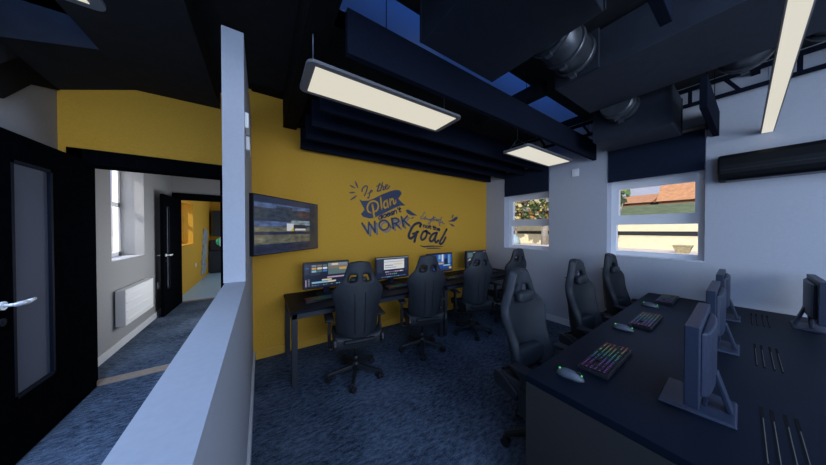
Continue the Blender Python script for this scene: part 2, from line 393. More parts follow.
# ------------------------------------------------------------------ left side and corridor things
t = thing('radiator', 'white panel radiator under the corridor window', 'radiator', (XL + .001, 4.35, .30))
mb = MB(); mb.box(.012, .10, 0, .88, 0, .45); obj('panel', mb, M['radiator'], t, bevel=.008)
for k in range(4):
    mb = MB(); mb.box(.10, .104, .03, .85, .06 + k * .105, .075 + k * .105); obj('rib', mb, M['radiator'], t)
for y in (.12, .7):
    mb = MB(); mb.box(0, .012, y, y + .04, .05, .4); obj('wall_bracket', mb, M['radiator'], t)
def plate(name, label, cat, x, y, z, nx, w=.085, h=.085, grp=None, d=.012):
    t = thing(name, label, cat, (x, y, z), 0, grp)
    mb = MB(); mb.box(min(0, nx * d), max(0, nx * d), -w / 2, w / 2, -h / 2, h / 2); obj('faceplate', mb, M['plate'], t, bevel=.003)
    mb = MB(); mb.box(min(nx * d, nx * (d + .004)), max(nx * d, nx * (d + .004)), -w * .2, w * .2, -h * .25, h * .25); obj('rocker', mb, M['plate'], t, bevel=.001)
    return t
plate('wall_socket', 'small white socket low on the corridor wall behind the far door', 'socket', XL, 5.80, .53, 1, .07, .12)
plate('wall_socket', 'small white socket on the mustard wall in the far room', 'socket', XL, 8.57, .53, 1, .12, .10)
t = thing('door_release', 'green push button on a white plate beside the doorway', 'button', (-.396, 3.56, 1.36))
mb = MB(); mb.box(-.012, 0, -.05, .05, -.055, .055); obj('faceplate', mb, M['plate'], t, bevel=.003)
mb = MB(); mb.cyl((-.012, 0, .0), (-.03, 0, .0), .04, n=20); mb.ball((-.03, 0, 0), .04, (.5, 1, 1)); obj('button_dome', mb, M['green'], t)
t = thing('motion_sensor', 'small white two-piece sensor on the side of the tall wall end', 'sensor', (-.085, 1.86, 2.08))
mb = MB(); mb.box(0, .022, .0, .14, .09, .19); obj('housing', mb, M['plate'], t, bevel=.004)
mb = MB(); mb.box(0, .022, .15, .36, -.01, .085); obj('lower_housing', mb, M['plate'], t, bevel=.004)
plate('wall_control', 'small white control plate high on the wall between the windows', 'control', XW, 1.545, 2.37, -1, .09, .115)
# far room furniture
t = thing('kitchen_cabinet', 'black low cabinet in the far mustard room', 'cabinet', (-1.50, 10.38, 0))
mb = MB(); mb.box(0, .9, 0, .55, .06, .78); mb.box(.03, .87, .05, .5, 0, .06); obj('carcass', mb, M['unit'], t, bevel=.004)
mb = MB(); mb.box(.01, .44, -.018, 0, .08, .76); obj('door', mb, M['unit'], t); mb = MB(); mb.box(.46, .89, -.018, 0, .08, .76); obj('door', mb, M['unit'], t)
t = thing('microwave_oven', 'black microwave sitting on the far low cabinet', 'microwave', (-1.46, 10.42, .781))
mb = MB(); mb.box(0, .46, 0, .38, .01, .36); mb.box(.03, .08, .03, .08, 0, .012); mb.box(.38, .43, .3, .35, 0, .012); mb.box(.03, .08, .3, .35, 0, .012); mb.box(.38, .43, .03, .08, 0, .012); obj('casing', mb, M['unit'], t, bevel=.005)
mb = MB(); mb.box(.02, .34, -.012, 0, .03, .34); obj('door', mb, M['bezel'], t)
mb = MB(); mb.box(.36, .44, -.006, 0, .04, .33); obj('control_panel', mb, M['chrome'], t)
t = thing('wall_cabinet', 'tall black wall cabinet above the far microwave', 'cabinet', (-1.42, 10.55, 1.28))
mb = MB(); mb.box(0, .9, 0, .45, 0, .90); obj('carcass', mb, M['unit'], t, bevel=.004)
mb = MB(); mb.box(.01, .44, -.018, 0, .01, .89); obj('door', mb, M['unit'], t); mb = MB(); mb.box(.46, .89, -.018, 0, .01, .89); obj('door', mb, M['unit'], t)
mb = MB()
for k in range(9):
    for j in range(2):
        h0 = .14 + k * .155; y0 = 9.2 + .30 * j + k * .042 + (k % 2) * .05
        mb.box(XL + .001, XL + .02 + .008 * ((k + j) % 3), y0, y0 + .29, h0, h0 + .15)
tag(obj('stone_cladding', mb, M['stone']), 'grey stepped stone cladding on the far mustard wall', 'cladding')

# ------------------------------------------------------------------ television
t = thing('television', 'large wall-mounted television angled out from the corner', 'television', (.278, 2.768, 1.268), math.radians(45.8))
mb = MB(); mb.box(-.475, .475, .004, .055, 0, .556); obj('casing', mb, M['bezel'], t, bevel=.004)
mb = MB()
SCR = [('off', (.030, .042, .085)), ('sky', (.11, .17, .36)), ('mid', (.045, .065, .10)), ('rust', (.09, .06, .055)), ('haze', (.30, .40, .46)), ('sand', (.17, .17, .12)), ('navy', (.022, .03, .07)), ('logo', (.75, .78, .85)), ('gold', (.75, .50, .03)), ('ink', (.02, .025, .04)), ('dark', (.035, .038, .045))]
MT = [mat('tv_picture_reflection_' + n, (.01, .012, .018), .10, spec=.7, emit=c, estr=.6) for n, c in SCR]
for m_ in MT[1:7]:      # streaky bands: room reflections painted as glowing picture
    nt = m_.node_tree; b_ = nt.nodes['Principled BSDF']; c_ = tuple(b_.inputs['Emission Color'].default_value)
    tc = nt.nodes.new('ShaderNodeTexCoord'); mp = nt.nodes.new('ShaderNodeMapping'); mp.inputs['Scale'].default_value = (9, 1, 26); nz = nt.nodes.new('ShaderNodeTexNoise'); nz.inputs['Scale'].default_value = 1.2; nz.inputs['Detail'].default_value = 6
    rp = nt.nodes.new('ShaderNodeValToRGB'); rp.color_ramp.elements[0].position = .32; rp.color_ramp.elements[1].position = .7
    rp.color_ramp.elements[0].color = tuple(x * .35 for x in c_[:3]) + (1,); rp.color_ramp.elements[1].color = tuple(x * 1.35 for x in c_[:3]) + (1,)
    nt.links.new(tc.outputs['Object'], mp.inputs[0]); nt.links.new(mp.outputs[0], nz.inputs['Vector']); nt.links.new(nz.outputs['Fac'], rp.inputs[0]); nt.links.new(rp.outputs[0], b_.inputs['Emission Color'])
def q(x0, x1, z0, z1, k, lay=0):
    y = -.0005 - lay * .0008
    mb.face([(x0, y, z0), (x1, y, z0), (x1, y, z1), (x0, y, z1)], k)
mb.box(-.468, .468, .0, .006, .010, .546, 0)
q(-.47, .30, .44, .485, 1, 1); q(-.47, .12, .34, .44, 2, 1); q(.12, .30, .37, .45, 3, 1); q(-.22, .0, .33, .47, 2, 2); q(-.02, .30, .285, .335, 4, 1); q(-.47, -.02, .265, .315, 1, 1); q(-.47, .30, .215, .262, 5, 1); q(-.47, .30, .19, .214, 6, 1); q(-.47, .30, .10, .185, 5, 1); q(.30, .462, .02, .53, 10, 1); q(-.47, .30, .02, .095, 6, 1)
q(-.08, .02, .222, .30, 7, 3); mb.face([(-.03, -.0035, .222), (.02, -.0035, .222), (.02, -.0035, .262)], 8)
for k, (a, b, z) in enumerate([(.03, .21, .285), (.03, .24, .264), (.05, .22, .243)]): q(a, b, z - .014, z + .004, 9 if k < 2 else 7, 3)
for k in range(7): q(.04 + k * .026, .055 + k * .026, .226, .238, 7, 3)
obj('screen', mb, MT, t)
mb = MB(); mb.box(-.14, .14, .045, .07, .18, .40); obj('mounting_plate', mb, M['bezel'], t)
mb = MB(); mb.tube([(0, .07, .29), (.02, .22, .29)], .018); mb.box(-.02, .03, .22, .30, .25, .33); mb.tube([(.0, .26, .29), (-.30, .44, .29)], .016); obj('wall_arm', mb, M['bezel'], t)

# ------------------------------------------------------------------ lettering on the mustard wall
STROKES = {'burst_mark': [([(1.125, 2.204), (1.172, 2.102)], 0.016), ([(1.046, 2.134), (1.128, 2.097)], 0.014), ([(1.037, 2.024), (1.128, 2.038)], 0.014), ([(1.055, 1.92), (1.154, 1.997)], 0.014)], 'script_if': [([(1.23, 2.061), (1.238, 2.102), (1.277, 2.144), (1.311, 2.145), (1.307, 2.102), (1.287, 2.044), (1.268, 2.002)], 0.016), ([(1.39, 2.091), (1.373, 2.092), (1.357, 2.063), (1.345, 2.017), (1.33, 1.974), (1.316, 1.98)], 0.015), ([(1.319, 2.039), (1.393, 2.076)], 0.012)], 'script_the': [([(1.512, 2.21), (1.489, 2.14), (1.473, 2.089), (1.502, 2.094), (1.526, 2.107)], 0.017), ([(1.463, 2.161), (1.53, 2.194)], 0.013), ([(1.561, 2.229), (1.543, 2.165), (1.526, 2.102)], 0.016), ([(1.535, 2.142), (1.561, 2.176), (1.575, 2.159), (1.567, 2.116), (1.596, 2.131)], 0.015), ([(1.599, 2.151), (1.638, 2.179), (1.641, 2.205), (1.614, 2.192), (1.605, 2.154), (1.629, 2.134), (1.659, 2.152), (1.686, 2.189)], 0.015)], 'script_plan': [([(1.368, 1.756), (1.324, 1.78), (1.313, 1.843), (1.347, 1.906), (1.409, 1.935), (1.468, 1.917), (1.488, 1.859), (1.468, 1.802), (1.43, 1.778)], 0.026), ([(1.39, 1.879), (1.404, 1.809), (1.417, 1.719), (1.43, 1.67)], 0.031), ([(1.527, 1.997), (1.537, 1.908), (1.546, 1.827)], 0.029), ([(1.637, 1.957), (1.596, 1.938), (1.581, 1.884), (1.601, 1.839), (1.634, 1.866)], 0.025), ([(1.637, 1.965), (1.646, 1.902), (1.658, 1.857)], 0.027), ([(1.686, 1.985), (1.695, 1.888)], 0.027), ([(1.692, 1.945), (1.724, 1.993), (1.747, 1.976), (1.759, 1.914), (1.79, 1.938), (1.79, 1.971)], 0.023)], 'block_word': [([(1.229, 1.598), (1.325, 1.445)], 0.024), ([(1.325, 1.445), (1.335, 1.611)], 0.023), ([(1.335, 1.611), (1.435, 1.467)], 0.024), ([(1.435, 1.467), (1.429, 1.629)], 0.025), ([(1.667, 1.576), (1.664, 1.596), (1.656, 1.614), (1.643, 1.629), (1.625, 1.641), (1.605, 1.648), (1.584, 1.65), (1.562, 1.647), (1.543, 1.639), (1.526, 1.627), (1.513, 1.611), (1.505, 1.594), (1.502, 1.574), (1.505, 1.555), (1.513, 1.538), (1.526, 1.522), (1.542, 1.511), (1.562, 1.503), (1.583, 1.501), (1.605, 1.503), (1.625, 1.511), (1.642, 1.523), (1.656, 1.539), (1.664, 1.557), (1.667, 1.576)], 0.025), ([(1.72, 1.677), (1.746, 1.525)], 0.027), ([(1.72, 1.673), (1.797, 1.686), (1.843, 1.661), (1.824, 1.619), (1.733, 1.597)], 0.026), ([(1.784, 1.605), (1.859, 1.54)], 0.026), ([(1.895, 1.715), (1.933, 1.559)], 0.028), ([(2.009, 1.731), (1.914, 1.63)], 0.026), ([(1.944, 1.651), (2.049, 1.575)], 0.026)], 'drop_shadow': [([(1.264, 1.568), (1.36, 1.415)], 0.024), ([(1.36, 1.415), (1.37, 1.581)], 0.023), ([(1.37, 1.581), (1.47, 1.437)], 0.024), ([(1.47, 1.437), (1.464, 1.599)], 0.025), ([(1.702, 1.546), (1.699, 1.566), (1.691, 1.584), (1.678, 1.599), (1.66, 1.611), (1.64, 1.618), (1.619, 1.62), (1.597, 1.617), (1.578, 1.609), (1.561, 1.597), (1.548, 1.581), (1.54, 1.564), (1.537, 1.544), (1.54, 1.525), (1.548, 1.508), (1.561, 1.492), (1.577, 1.481), (1.597, 1.473), (1.618, 1.471), (1.64, 1.473), (1.66, 1.481), (1.677, 1.493), (1.691, 1.509), (1.699, 1.527), (1.702, 1.546)], 0.025), ([(1.755, 1.647), (1.781, 1.495)], 0.027), ([(1.755, 1.643), (1.832, 1.656), (1.878, 1.631), (1.859, 1.589), (1.768, 1.567)], 0.026), ([(1.819, 1.575), (1.894, 1.51)], 0.026), ([(1.93, 1.685), (1.968, 1.529)], 0.028), ([(2.044, 1.701), (1.949, 1.6)], 0.026), ([(1.979, 1.621), (2.084, 1.545)], 0.026)], 'script_change': [([(2.367, 1.812), (2.328, 1.751), (2.279, 1.712), (2.307, 1.687), (2.357, 1.711)], 0.013), ([(2.386, 1.736), (2.365, 1.681), (2.407, 1.703), (2.437, 1.68), (2.471, 1.691)], 0.014), ([(2.51, 1.692), (2.475, 1.684), (2.488, 1.661), (2.519, 1.685), (2.501, 1.647), (2.441, 1.605)], 0.014), ([(2.562, 1.748), (2.541, 1.662)], 0.013), ([(2.523, 1.703), (2.607, 1.722)], 0.014), ([(2.571, 1.725), (2.567, 1.669), (2.598, 1.687), (2.625, 1.667)], 0.014), ([(2.62, 1.688), (2.647, 1.696), (2.629, 1.664), (2.665, 1.672)], 0.014), ([(2.674, 1.693), (2.706, 1.576)], 0.014), ([(2.752, 1.737), (2.711, 1.651), (2.729, 1.624)], 0.014), ([(2.652, 1.671), (2.729, 1.691)], 0.014), ([(2.738, 1.638), (2.766, 1.653), (2.785, 1.617), (2.813, 1.618)], 0.014)], 'script_goal': [([(2.267, 1.56), (2.285, 1.603), (2.226, 1.619), (2.135, 1.575), (2.054, 1.457), (2.039, 1.388), (2.081, 1.36), (2.151, 1.402), (2.198, 1.461)], 0.037), ([(2.12, 1.438), (2.234, 1.47)], 0.027), ([(2.21, 1.472), (2.175, 1.382), (2.151, 1.304)], 0.036), ([(2.395, 1.483), (2.332, 1.463), (2.287, 1.38), (2.308, 1.333), (2.366, 1.352), (2.412, 1.426), (2.395, 1.483), (2.48, 1.432)], 0.034), ([(2.625, 1.448), (2.541, 1.424), (2.476, 1.343), (2.502, 1.298), (2.563, 1.327), (2.634, 1.434)], 0.035), ([(2.643, 1.451), (2.594, 1.332), (2.616, 1.277), (2.67, 1.311)], 0.035), ([(2.875, 1.514), (2.781, 1.381), (2.707, 1.282), (2.725, 1.246), (2.781, 1.269), (2.847, 1.36)], 0.035)], 'underline': [([(2.265, 1.235), (2.357, 1.211), (2.528, 1.213), (2.781, 1.198)], 0.018), ([(2.399, 1.176), (2.55, 1.176), (2.73, 1.164)], 0.014)]}
POLYS = {'banner': [[(1.188, 1.944), (1.234, 1.926), (1.327, 1.935), (1.424, 1.978), (1.552, 2.047), (1.686, 2.106), (1.794, 2.141), (1.865, 2.137), (1.905, 2.096), (1.873, 2.047), (1.838, 2.003), (1.905, 1.945), (1.974, 1.901), (1.873, 1.891), (1.797, 1.861), (1.628, 1.779), (1.516, 1.728), (1.443, 1.69), (1.349, 1.671), (1.246, 1.695), (1.213, 1.731), (1.269, 1.797)]], 'splash_mark': [[(1.979, 1.815), (2.001, 1.839), (2.048, 1.831), (2.135, 1.781), (2.214, 1.743), (2.096, 1.742), (2.02, 1.769)], [(2.073, 1.685), (2.106, 1.71), (2.159, 1.715), (2.106, 1.688)], [(3.028, 1.793), (3.053, 1.781), (3.016, 1.725), (2.991, 1.734)], [(3.159, 1.757), (3.147, 1.71), (3.066, 1.659), (2.894, 1.655), (2.991, 1.688), (3.091, 1.746)], [(2.925, 1.627), (3.028, 1.606), (3.084, 1.567), (3.016, 1.57)]]}
TEXTS = [("doesn't", (1.494, 1.667), (1.895, 1.812), (1.494, 1.753)), ('not the', (2.336, 1.544), (2.718, 1.475), (2.336, 1.614))]

def crom(P, n=8):
    if len(P) < 3:
        a, b = Vector(P[0]), Vector(P[1]); return [a + (b - a) * k / 6 for k in range(7)]
    closed = P[0] == P[-1]
    Q = [Vector(p) for p in P]; out = []
    for i in range(len(Q) - 1):
        p0 = Q[i - 1] if i > 0 else (Q[-2] if closed else Q[0]); p1, p2 = Q[i], Q[i + 1]
        p3 = Q[i + 2] if i + 2 < len(Q) else (Q[1] if closed else Q[-1])
        for k in range(n):
            u = k / n
            out.append(.5 * ((2 * p1) + (p2 - p0) * u + (2 * p0 - 5 * p1 + 4 * p2 - p3) * u * u + (3 * p1 - p0 - 3 * p2 + p3) * u ** 3))
    out.append(Q[-1]); return out
def ribbon(mb, pts, w, y, taper=None):
    P = crom(pts); n = len(P); L = []; R = []
    for i, p in enumerate(P):
        d = (P[min(i + 1, n - 1)] - P[max(i - 1, 0)])
        if d.length < 1e-6: d = Vector((1, 0))
        d.normalize(); nn = Vector((-d.y, d.x)); u = i / max(1, n - 1)
        k = 1 if not taper else (1 - .6 * u if taper == 'out' else .35 + .65 * math.sin(PI * u))
        L.append(p + nn * w / 2 * k); R.append(p - nn * w / 2 * k)
    lv = [mb.bm.verts.new((p.x, y, p.y)) for p in L]; rv = [mb.bm.verts.new((p.x, y, p.y)) for p in R]
    for i in range(n - 1):
        try: mb.bm.faces.new([lv[i], rv[i], rv[i + 1], lv[i + 1]])
        except ValueError: pass
    if not taper:
        for c in (P[0], P[-1]):
            vs = [mb.bm.verts.new((c.x + math.cos(a * PI / 5) * w / 2, y, c.y + math.sin(a * PI / 5) * w / 2)) for a in range(10)]
            mb.bm.faces.new(vs)
DX = 1.9
wt = thing('wall_lettering', 'navy vinyl slogan about plan and goal on the mustard wall', 'wall lettering', (DX, YW, 1.6))
def put(o):
    o.parent = wt
    for v in o.data.vertices: v.co = (v.co.x - DX, v.co.y - YW, v.co.z - 1.6)
    return o
WK = {'burst_mark': 1.5, 'script_change': 1.35, 'script_goal': 1.22, 'script_plan': 1.0, 'underline': 1.5}
MV = {'burst_mark': ('vinyl', 'in'), 'script_if': ('vinyl', None), 'script_the': ('vinyl', None), 'script_plan': ('vinyl_gold', None), 'block_word': ('vinyl', None), 'drop_shadow': ('vinyl_sh', None), 'script_change': ('vinyl_gr', None), 'script_goal': ('vinyl_dk', None), 'underline': ('vinyl_dk', 'in')}
NM = {'script_if': 'script_word', 'script_the': 'script_word', 'script_plan': 'script_word', 'script_change': 'script_phrase', 'script_goal': 'script_word'}
for k, ss in STROKES.items():
    m_, tp = MV[k]; mb = MB(); y = YW - (.0045 if k in ('script_plan', 'block_word') else .0025 if k == 'drop_shadow' else .0035)
    for i, (P, w) in enumerate(ss):
        ribbon(mb, P, w * WK.get(k, 1.15), y - i * .00005, tp)
        if k in ('burst_mark', 'underline'): put(obj(k, mb, M[m_])); mb = MB()
    if k not in ('burst_mark', 'underline'): put(obj(NM.get(k, k), mb, M[m_]))
for k, ss in POLYS.items():
    mb = MB()
    for P in ss:
        pass
        vs = [mb.bm.verts.new((x, YW - .0025, z)) for x, z in P]
        for tri in tessellate_polygon([[Vector((x, z, 0)) for x, z in P]]):
            mb.bm.faces.new([vs[i] for i in tri])
        put(obj(k, mb, M['vinyl'])); mb = MB()
def ringpts(cx, cy, rx, ry, a0=0, a1=360, n=12): return [(cx + rx * math.cos(math.radians(a0 + (a1 - a0) * k / n)), cy + ry * math.sin(math.radians(a0 + (a1 - a0) * k / n))) for k in range(n + 1)]
GLYPH = {'o': (.56, [ringpts(.24, .25, .22, .25)]), 'd': (.58, [ringpts(.22, .25, .21, .25), [(.44, .0), (.44, .85)]]), 'e': (.54, [[(.03, .27), (.45, .27)], ringpts(.24, .25, .22, .25, 5, 320)]),
         's': (.44, [[(.36, .44), (.2, .51), (.06, .42), (.1, .29), (.27, .22), (.34, .1), (.2, -.01), (.03, .07)]]), 'n': (.54, [[(.04, 0), (.04, .5)], [(.04, .3), (.14, .47), (.3, .48), (.4, .35), (.4, 0)]]),
         'h': (.54, [[(.04, 0), (.04, .85)], [(.04, .3), (.14, .47), (.3, .48), (.4, .35), (.4, 0)]]), 't': (.40, [[(.14, .75), (.14, .12), (.22, .0), (.33, .03)], [(.0, .48), (.32, .48)]]), "'": (.20, [[(.07, .85), (.05, .62)]]), ' ': (.28, [])}
for s, a, b, c in TEXTS:
    W = sum(GLYPH[ch][0] for ch in s); A = Vector(a); B = Vector(b); sh = .012 if s[0] == 'd' else -.006; A.y -= sh; B.y -= sh; ux = (B - A) / W; up = Vector((0, (c[1] - a[1]) / .85)); x = 0; mb = MB()
    for ch in s:
        for st_ in GLYPH[ch][1]: ribbon(mb, [tuple(A + ux * (x + px) + up * py) for px, py in st_], .0205, YW - .0055)
        x += GLYPH[ch][0]
    put(obj('small_word', mb, M['vinyl']))
# ------------------------------------------------------------------ desks along the mustard wall
def wall_desk(x0, x1, label):
    L = x1 - x0; D = 3.185 - 2.42
    t = thing('office_desk', label, 'desk', (x0, 2.42, 0), 0, 'black desks along the mustard wall')
    mb = MB(); mb.box(0, L, 0, D, .695, .72); obj('desktop', mb, M['desk'], t, bevel=.003)
    mb = MB(); mb.box(.01, L - .01, .012, .05, .645, .6945); mb.box(.01, L - .01, D - .05, D - .012, .645, .6945); mb.box(.01, .05, .05, D - .05, .645, .6945); mb.box(L - .05, L - .01, .05, D - .05, .645, .6945)
    obj('under_frame', mb, M['steel'], t, bevel=.002)
    for x in (.012, L - .062):
        for y in (.012, D - .062):
            mb = MB(); mb.box(x, x + .05, y, y + .05, 0, .6945); obj('leg', mb, M['steel'], t, bevel=.003)
wall_desk(.225, 2.135, 'long black desk on square legs nearest the television')
wall_desk(2.14, 3.965, 'long black desk on square legs reaching the window wall')

# monitors -----------------------------------------------------------------
UI = {}
def uim(n, c, s=.75):
    if n not in UI: UI[n] = mat('screen_' + n, (.01, .01, .012), .3, emit=c, estr=s)
    return UI[n]
uim('base', (.012, .018, .045)); uim('panel', (.03, .04, .075)); uim('white', (.75, .78, .82)); uim('grey', (.22, .26, .30)); uim('blue', (.05, .16, .50)); uim('cyan', (.25, .5, .65)); uim('pink', (.50, .34, .50)); uim('cream', (.70, .64, .46)); uim('brown', (.22, .17, .13)); uim('teal', (.10, .17, .18)); uim('purple', (.30, .12, .40)); uim('orange', (.60, .36, .10)); uim('green', (.12, .40, .16)); uim('deep', (.02, .06, .30))
UK = list(UI)
def screen_rects(kind):
    R = []; rnd = random.Random(kind)
    a = lambda x0, x1, y0, y1, c: R.append((x0, x1, y0, y1, c))
    if kind == 0:   # video editor
        a(.02, .10, .55, .93, 'panel'); a(.03, .10, .78, .81, 'blue'); a(.12, .34, .5, .93, 'panel')
        for i in range(3):
            for j in range(3): a(.16 + i * .12, .26 + i * .12, .62 + j * .11, .70 + j * .11, ['cyan', 'orange', 'grey', 'teal', 'cream', 'brown', 'blue', 'white', 'teal'][i * 3 + j])
        a(.52, .98, .48, .96, 'teal'); a(.52, .98, .72, .90, 'brown'); a(.52, .98, .84, .96, 'grey'); a(.78, .95, .66, .76, 'orange'); a(.60, .75, .86, .94, 'cream')
        a(.02, .98, .02, .44, 'base'); a(.50, .98, .34, .40, 'pink'); a(.38, .60, .25, .31, 'cream'); a(.16, .66, .16, .23, 'cyan'); a(.52, .70, .17, .23, 'cream')
        for i in range(12): a(.16 + i * .06, .20 + i * .06, .07, .10, rnd.choice(['blue', 'cyan', 'panel', 'grey']))
        a(.03, .05, .06, .34, 'pink')
        for i in range(5): a(.08, .12, .08 + i * .06, .11 + i * .06, 'grey')
    elif kind == 1:  # document and timeline
        a(.0, 1, .95, 1, 'grey'); a(.22, .86, .42, .90, 'white'); a(.22, .86, .78, .80, 'grey'); a(.25, .50, .60, .64, 'grey'); a(.52, .80, .62, .70, 'cream'); a(.25, .6, .50, .53, 'grey')
        a(.03, .18, .3, .92, 'panel'); a(.88, .97, .3, .92, 'panel')
        for i in range(10): a(.26 + i * .058, .31 + i * .058, .28, .33, rnd.choice(['purple', 'cyan', 'blue', 'pink', 'orange', 'white']))
        for i in range(6): a(.28 + i * .06, .32 + i * .06, .16, .22, rnd.choice(['purple', 'green', 'pink']))
        for i in range(14): a(.15 + i * .055, .19 + i * .055, .05, .08, rnd.choice(['blue', 'cyan', 'grey']))
    elif kind == 2:
        a(.02, .98, .04, .96, 'deep'); a(.38, .70, .35, .95, 'blue'); a(.55, .62, .55, .95, 'white'); a(.66, .80, .25, .7, 'base'); a(.80, .96, .45, .95, 'blue'); a(.84, .88, .40, .92, 'cyan'); a(.30, .62, .40, .48, 'orange'); a(.62, .92, .28, .36, 'cyan'); a(.06, .30, .2, .9, 'base'); a(.4, .9, .06, .14, 'panel'); a(.86, .97, .10, .22, 'orange'); a(.42, .5, .7, .93, 'cyan')
    else:
        a(.02, .98, .55, .96, 'panel'); a(.05, .30, .62, .92, 'teal'); a(.35, .95, .62, .95, 'white'); a(.40, .80, .70, .82, 'grey')
        for i in range(6): a(.06 + i * .05, .09 + i * .05, .40 + (i % 3) * .04, .48 + (i % 3) * .04, rnd.choice(['orange', 'cyan', 'white']))
        for i in range(14): a(.05 + i * .065, .10 + i * .065, .10 + (i % 4) * .06, .13 + (i % 4) * .06, rnd.choice(['blue', 'cyan', 'grey', 'teal']))
    return R
def monitor(loc, rz, label, kind, group, w=.535, lit=True):
    # origin under the base; screen faces local -y
    t = thing('computer_monitor', label, 'monitor', loc, rz, group); z0, z1 = .085, .395
    mb = MB(); mb.box(-w / 2, w / 2, -.012, .026, z0, z1); obj('casing', mb, M['monitor'], t, bevel=.003)
    mb = MB(); h = z1 - z0
    n = 10; pr = []
    for i in range(n + 1):
        a = PI * i / n; pr.append((-math.cos(a) * .40, .026 + .030 * math.sin(a) ** .7))
    mb.hexa([(x * w, y, z0 + .03) for x, y in pr], [(x * w, y, z1 - .03) for x, y in pr])
    obj('rear_shell', mb, M['monitor'], t, bevel=.012, seg=3)
    mb = MB(); mb.face([(-w / 2 + .008, -.0125, z0 + .012), (w / 2 - .008, -.0125, z0 + .012), (w / 2 - .008, -.0125, z1 - .008), (-w / 2 + .008, -.0125, z1 - .008)], 0)
    if lit:
        for i, (a, b, c, d, k) in enumerate(screen_rects(kind)):
            y = -.0128 - i * .00002; X = lambda u: -w / 2 + .008 + u * (w - .016); Z = lambda v: z0 + .012 + v * (h - .02)
            mb.face([(X(a), y, Z(c)), (X(b), y, Z(c)), (X(b), y, Z(d)), (X(a), y, Z(d))], UK.index(k))
    obj('display', mb, [UI[k] for k in UK] if lit else [M['bezel']], t)
    mb = MB(); mb.hexa([(-.035, .02, .012), (.035, .02, .012), (.035, .034, .012), (-.035, .034, .012)], [(-.035, .030, .20), (.035, .030, .20), (.035, .05, .20), (-.035, .05, .20)])
    mb.hexa([(-.03, .085, .012), (.03, .085, .012), (.03, .10, .012), (-.03, .10, .012)], [(-.03, .045, .16), (.03, .045, .16), (.03, .06, .16), (-.03, .06, .16)])
    obj('stand_neck', mb, M['monitor'], t, bevel=.003)
    mb = MB(); mb.hexa([(-.13, -.10, 0), (.13, -.10, 0), (.11, .11, 0), (-.11, .11, 0)], [(-.125, -.095, .012), (.125, -.095, .012), (.105, .105, .012), (-.105, .105, .012)])
    obj('stand_base', mb, M['monitor'], t, bevel=.002)
    return t
gw = 'lit monitors on the mustard wall desks'
ZT = .7202
for i, (x, lab) in enumerate([(.67, 'monitor showing a video editing timeline below the television'), (1.58, 'monitor showing a white document page on a dark screen'),
                              (2.47, 'monitor showing a deep blue picture partly behind a chair'), (3.345, 'monitor in the mustard wall corner next to the windows')]):
    monitor((x, 2.912, ZT), 0, lab, i, gw)

# keyboards ----------------------------------------------------------------
def hue(u):
    st = [(0, (.35, .03, .62)), (.22, (.28, .05, .75)), (.36, (.02, .28, .75)), (.5, (.02, .55, .62)), (.64, (.10, .55, .30)), (.8, (.50, .55, .10)), (.92, (.60, .30, .06)), (1, (.65, .05, .05))]
    for (a, c), (b, d) in zip(st, st[1:]):
        if u <= b: k = (u - a) / (b - a); return tuple(c[i] * (1 - k) + d[i] * k for i in range(3))
    return st[-1][1]
NK = 10
KM = [M['key']] + [emis('key_glow_%d' % i, hue(1 - i / (NK - 1)), .32) for i in range(NK)]
kb_proto = None
def keyboard(loc, rz, label, group):
    global kb_proto
    if kb_proto: return dup(kb_proto, loc, rz, label)
    t = thing('keyboard', label, 'keyboard', loc, rz, group); L, D = .45, .135
    mb = MB(); mb.hexa([(-L / 2, -D / 2, 0), (L / 2, -D / 2, 0), (L / 2, D / 2, 0), (-L / 2, D / 2, 0)], [(-L / 2, -D / 2, .012), (L / 2, -D / 2, .012), (L / 2, D / 2, .020), (-L / 2, D / 2, .020)])
    obj('case', mb, M['plastic'], t, bevel=.002)
    mb = MB(); rnd = random.Random(3)
    for r in range(6):
        y0 = -D / 2 + .010 + r * .0195; zz = .0125 + .008 * (y0 + D / 2) / D
        c = 0
        while c < 21:
            wk = 5 if (r == 0 and c == 4) else 1
            if (c in (15, 16, 17) and r in (2,)) or (c == 15 and False): c += 1; continue
            x0 = -L / 2 + .008 + c * .0207; x1 = x0 + .0207 * wk - .003
            mb.box(x0, x1, y0, y0 + .0165, zz, zz + .008, 0)
            u = c / 20
            k = 1 + min(NK - 1, int(u * NK)); xm = (x0 + x1) / 2
            gw_ = .0095 if wk == 1 else .03
            if rnd.random() < .85:
                z = zz + .0083; ga = .0028
                mb.face([(xm - gw_ / 2, y0 + .008 - ga, z), (xm + gw_ / 2, y0 + .008 - ga, z), (xm + gw_ / 2, y0 + .008 + ga, z), (xm - gw_ / 2, y0 + .008 + ga, z)], k)
            c += wk
    obj('keycaps', mb, KM, t)
    kb_proto = t
    return t
# right desk frame ---------------------------------------------------------
RD = math.radians(1.25); OX, OY = 1.163, .672; ZD = .735
def rd(u, w): return (OX + math.cos(RD) * u - math.sin(RD) * w, OY + math.sin(RD) * u + math.cos(RD) * w)
gk = 'keyboards with rainbow lit keys'
for (x, y), lab in zip([(1.685, .487), (2.675, .510), (3.668, .540)], ['rainbow lit keyboard on the big desk nearest the gable end', 'rainbow lit keyboard in the middle of the big desk', 'rainbow lit keyboard at the window wall end of big desk']):
    keyboard((x, y, ZD + .0005), PI + RD, lab, gk)
for x, lab in [(.615, 'keyboard in front of the video editing monitor'), (1.60, 'keyboard in front of the white document monitor'), (2.62, 'keyboard in front of the deep blue monitor'), (3.42, 'keyboard in front of the corner monitor')]:
    keyboard((x, 2.70, ZT + .0003), 0, lab, gk)
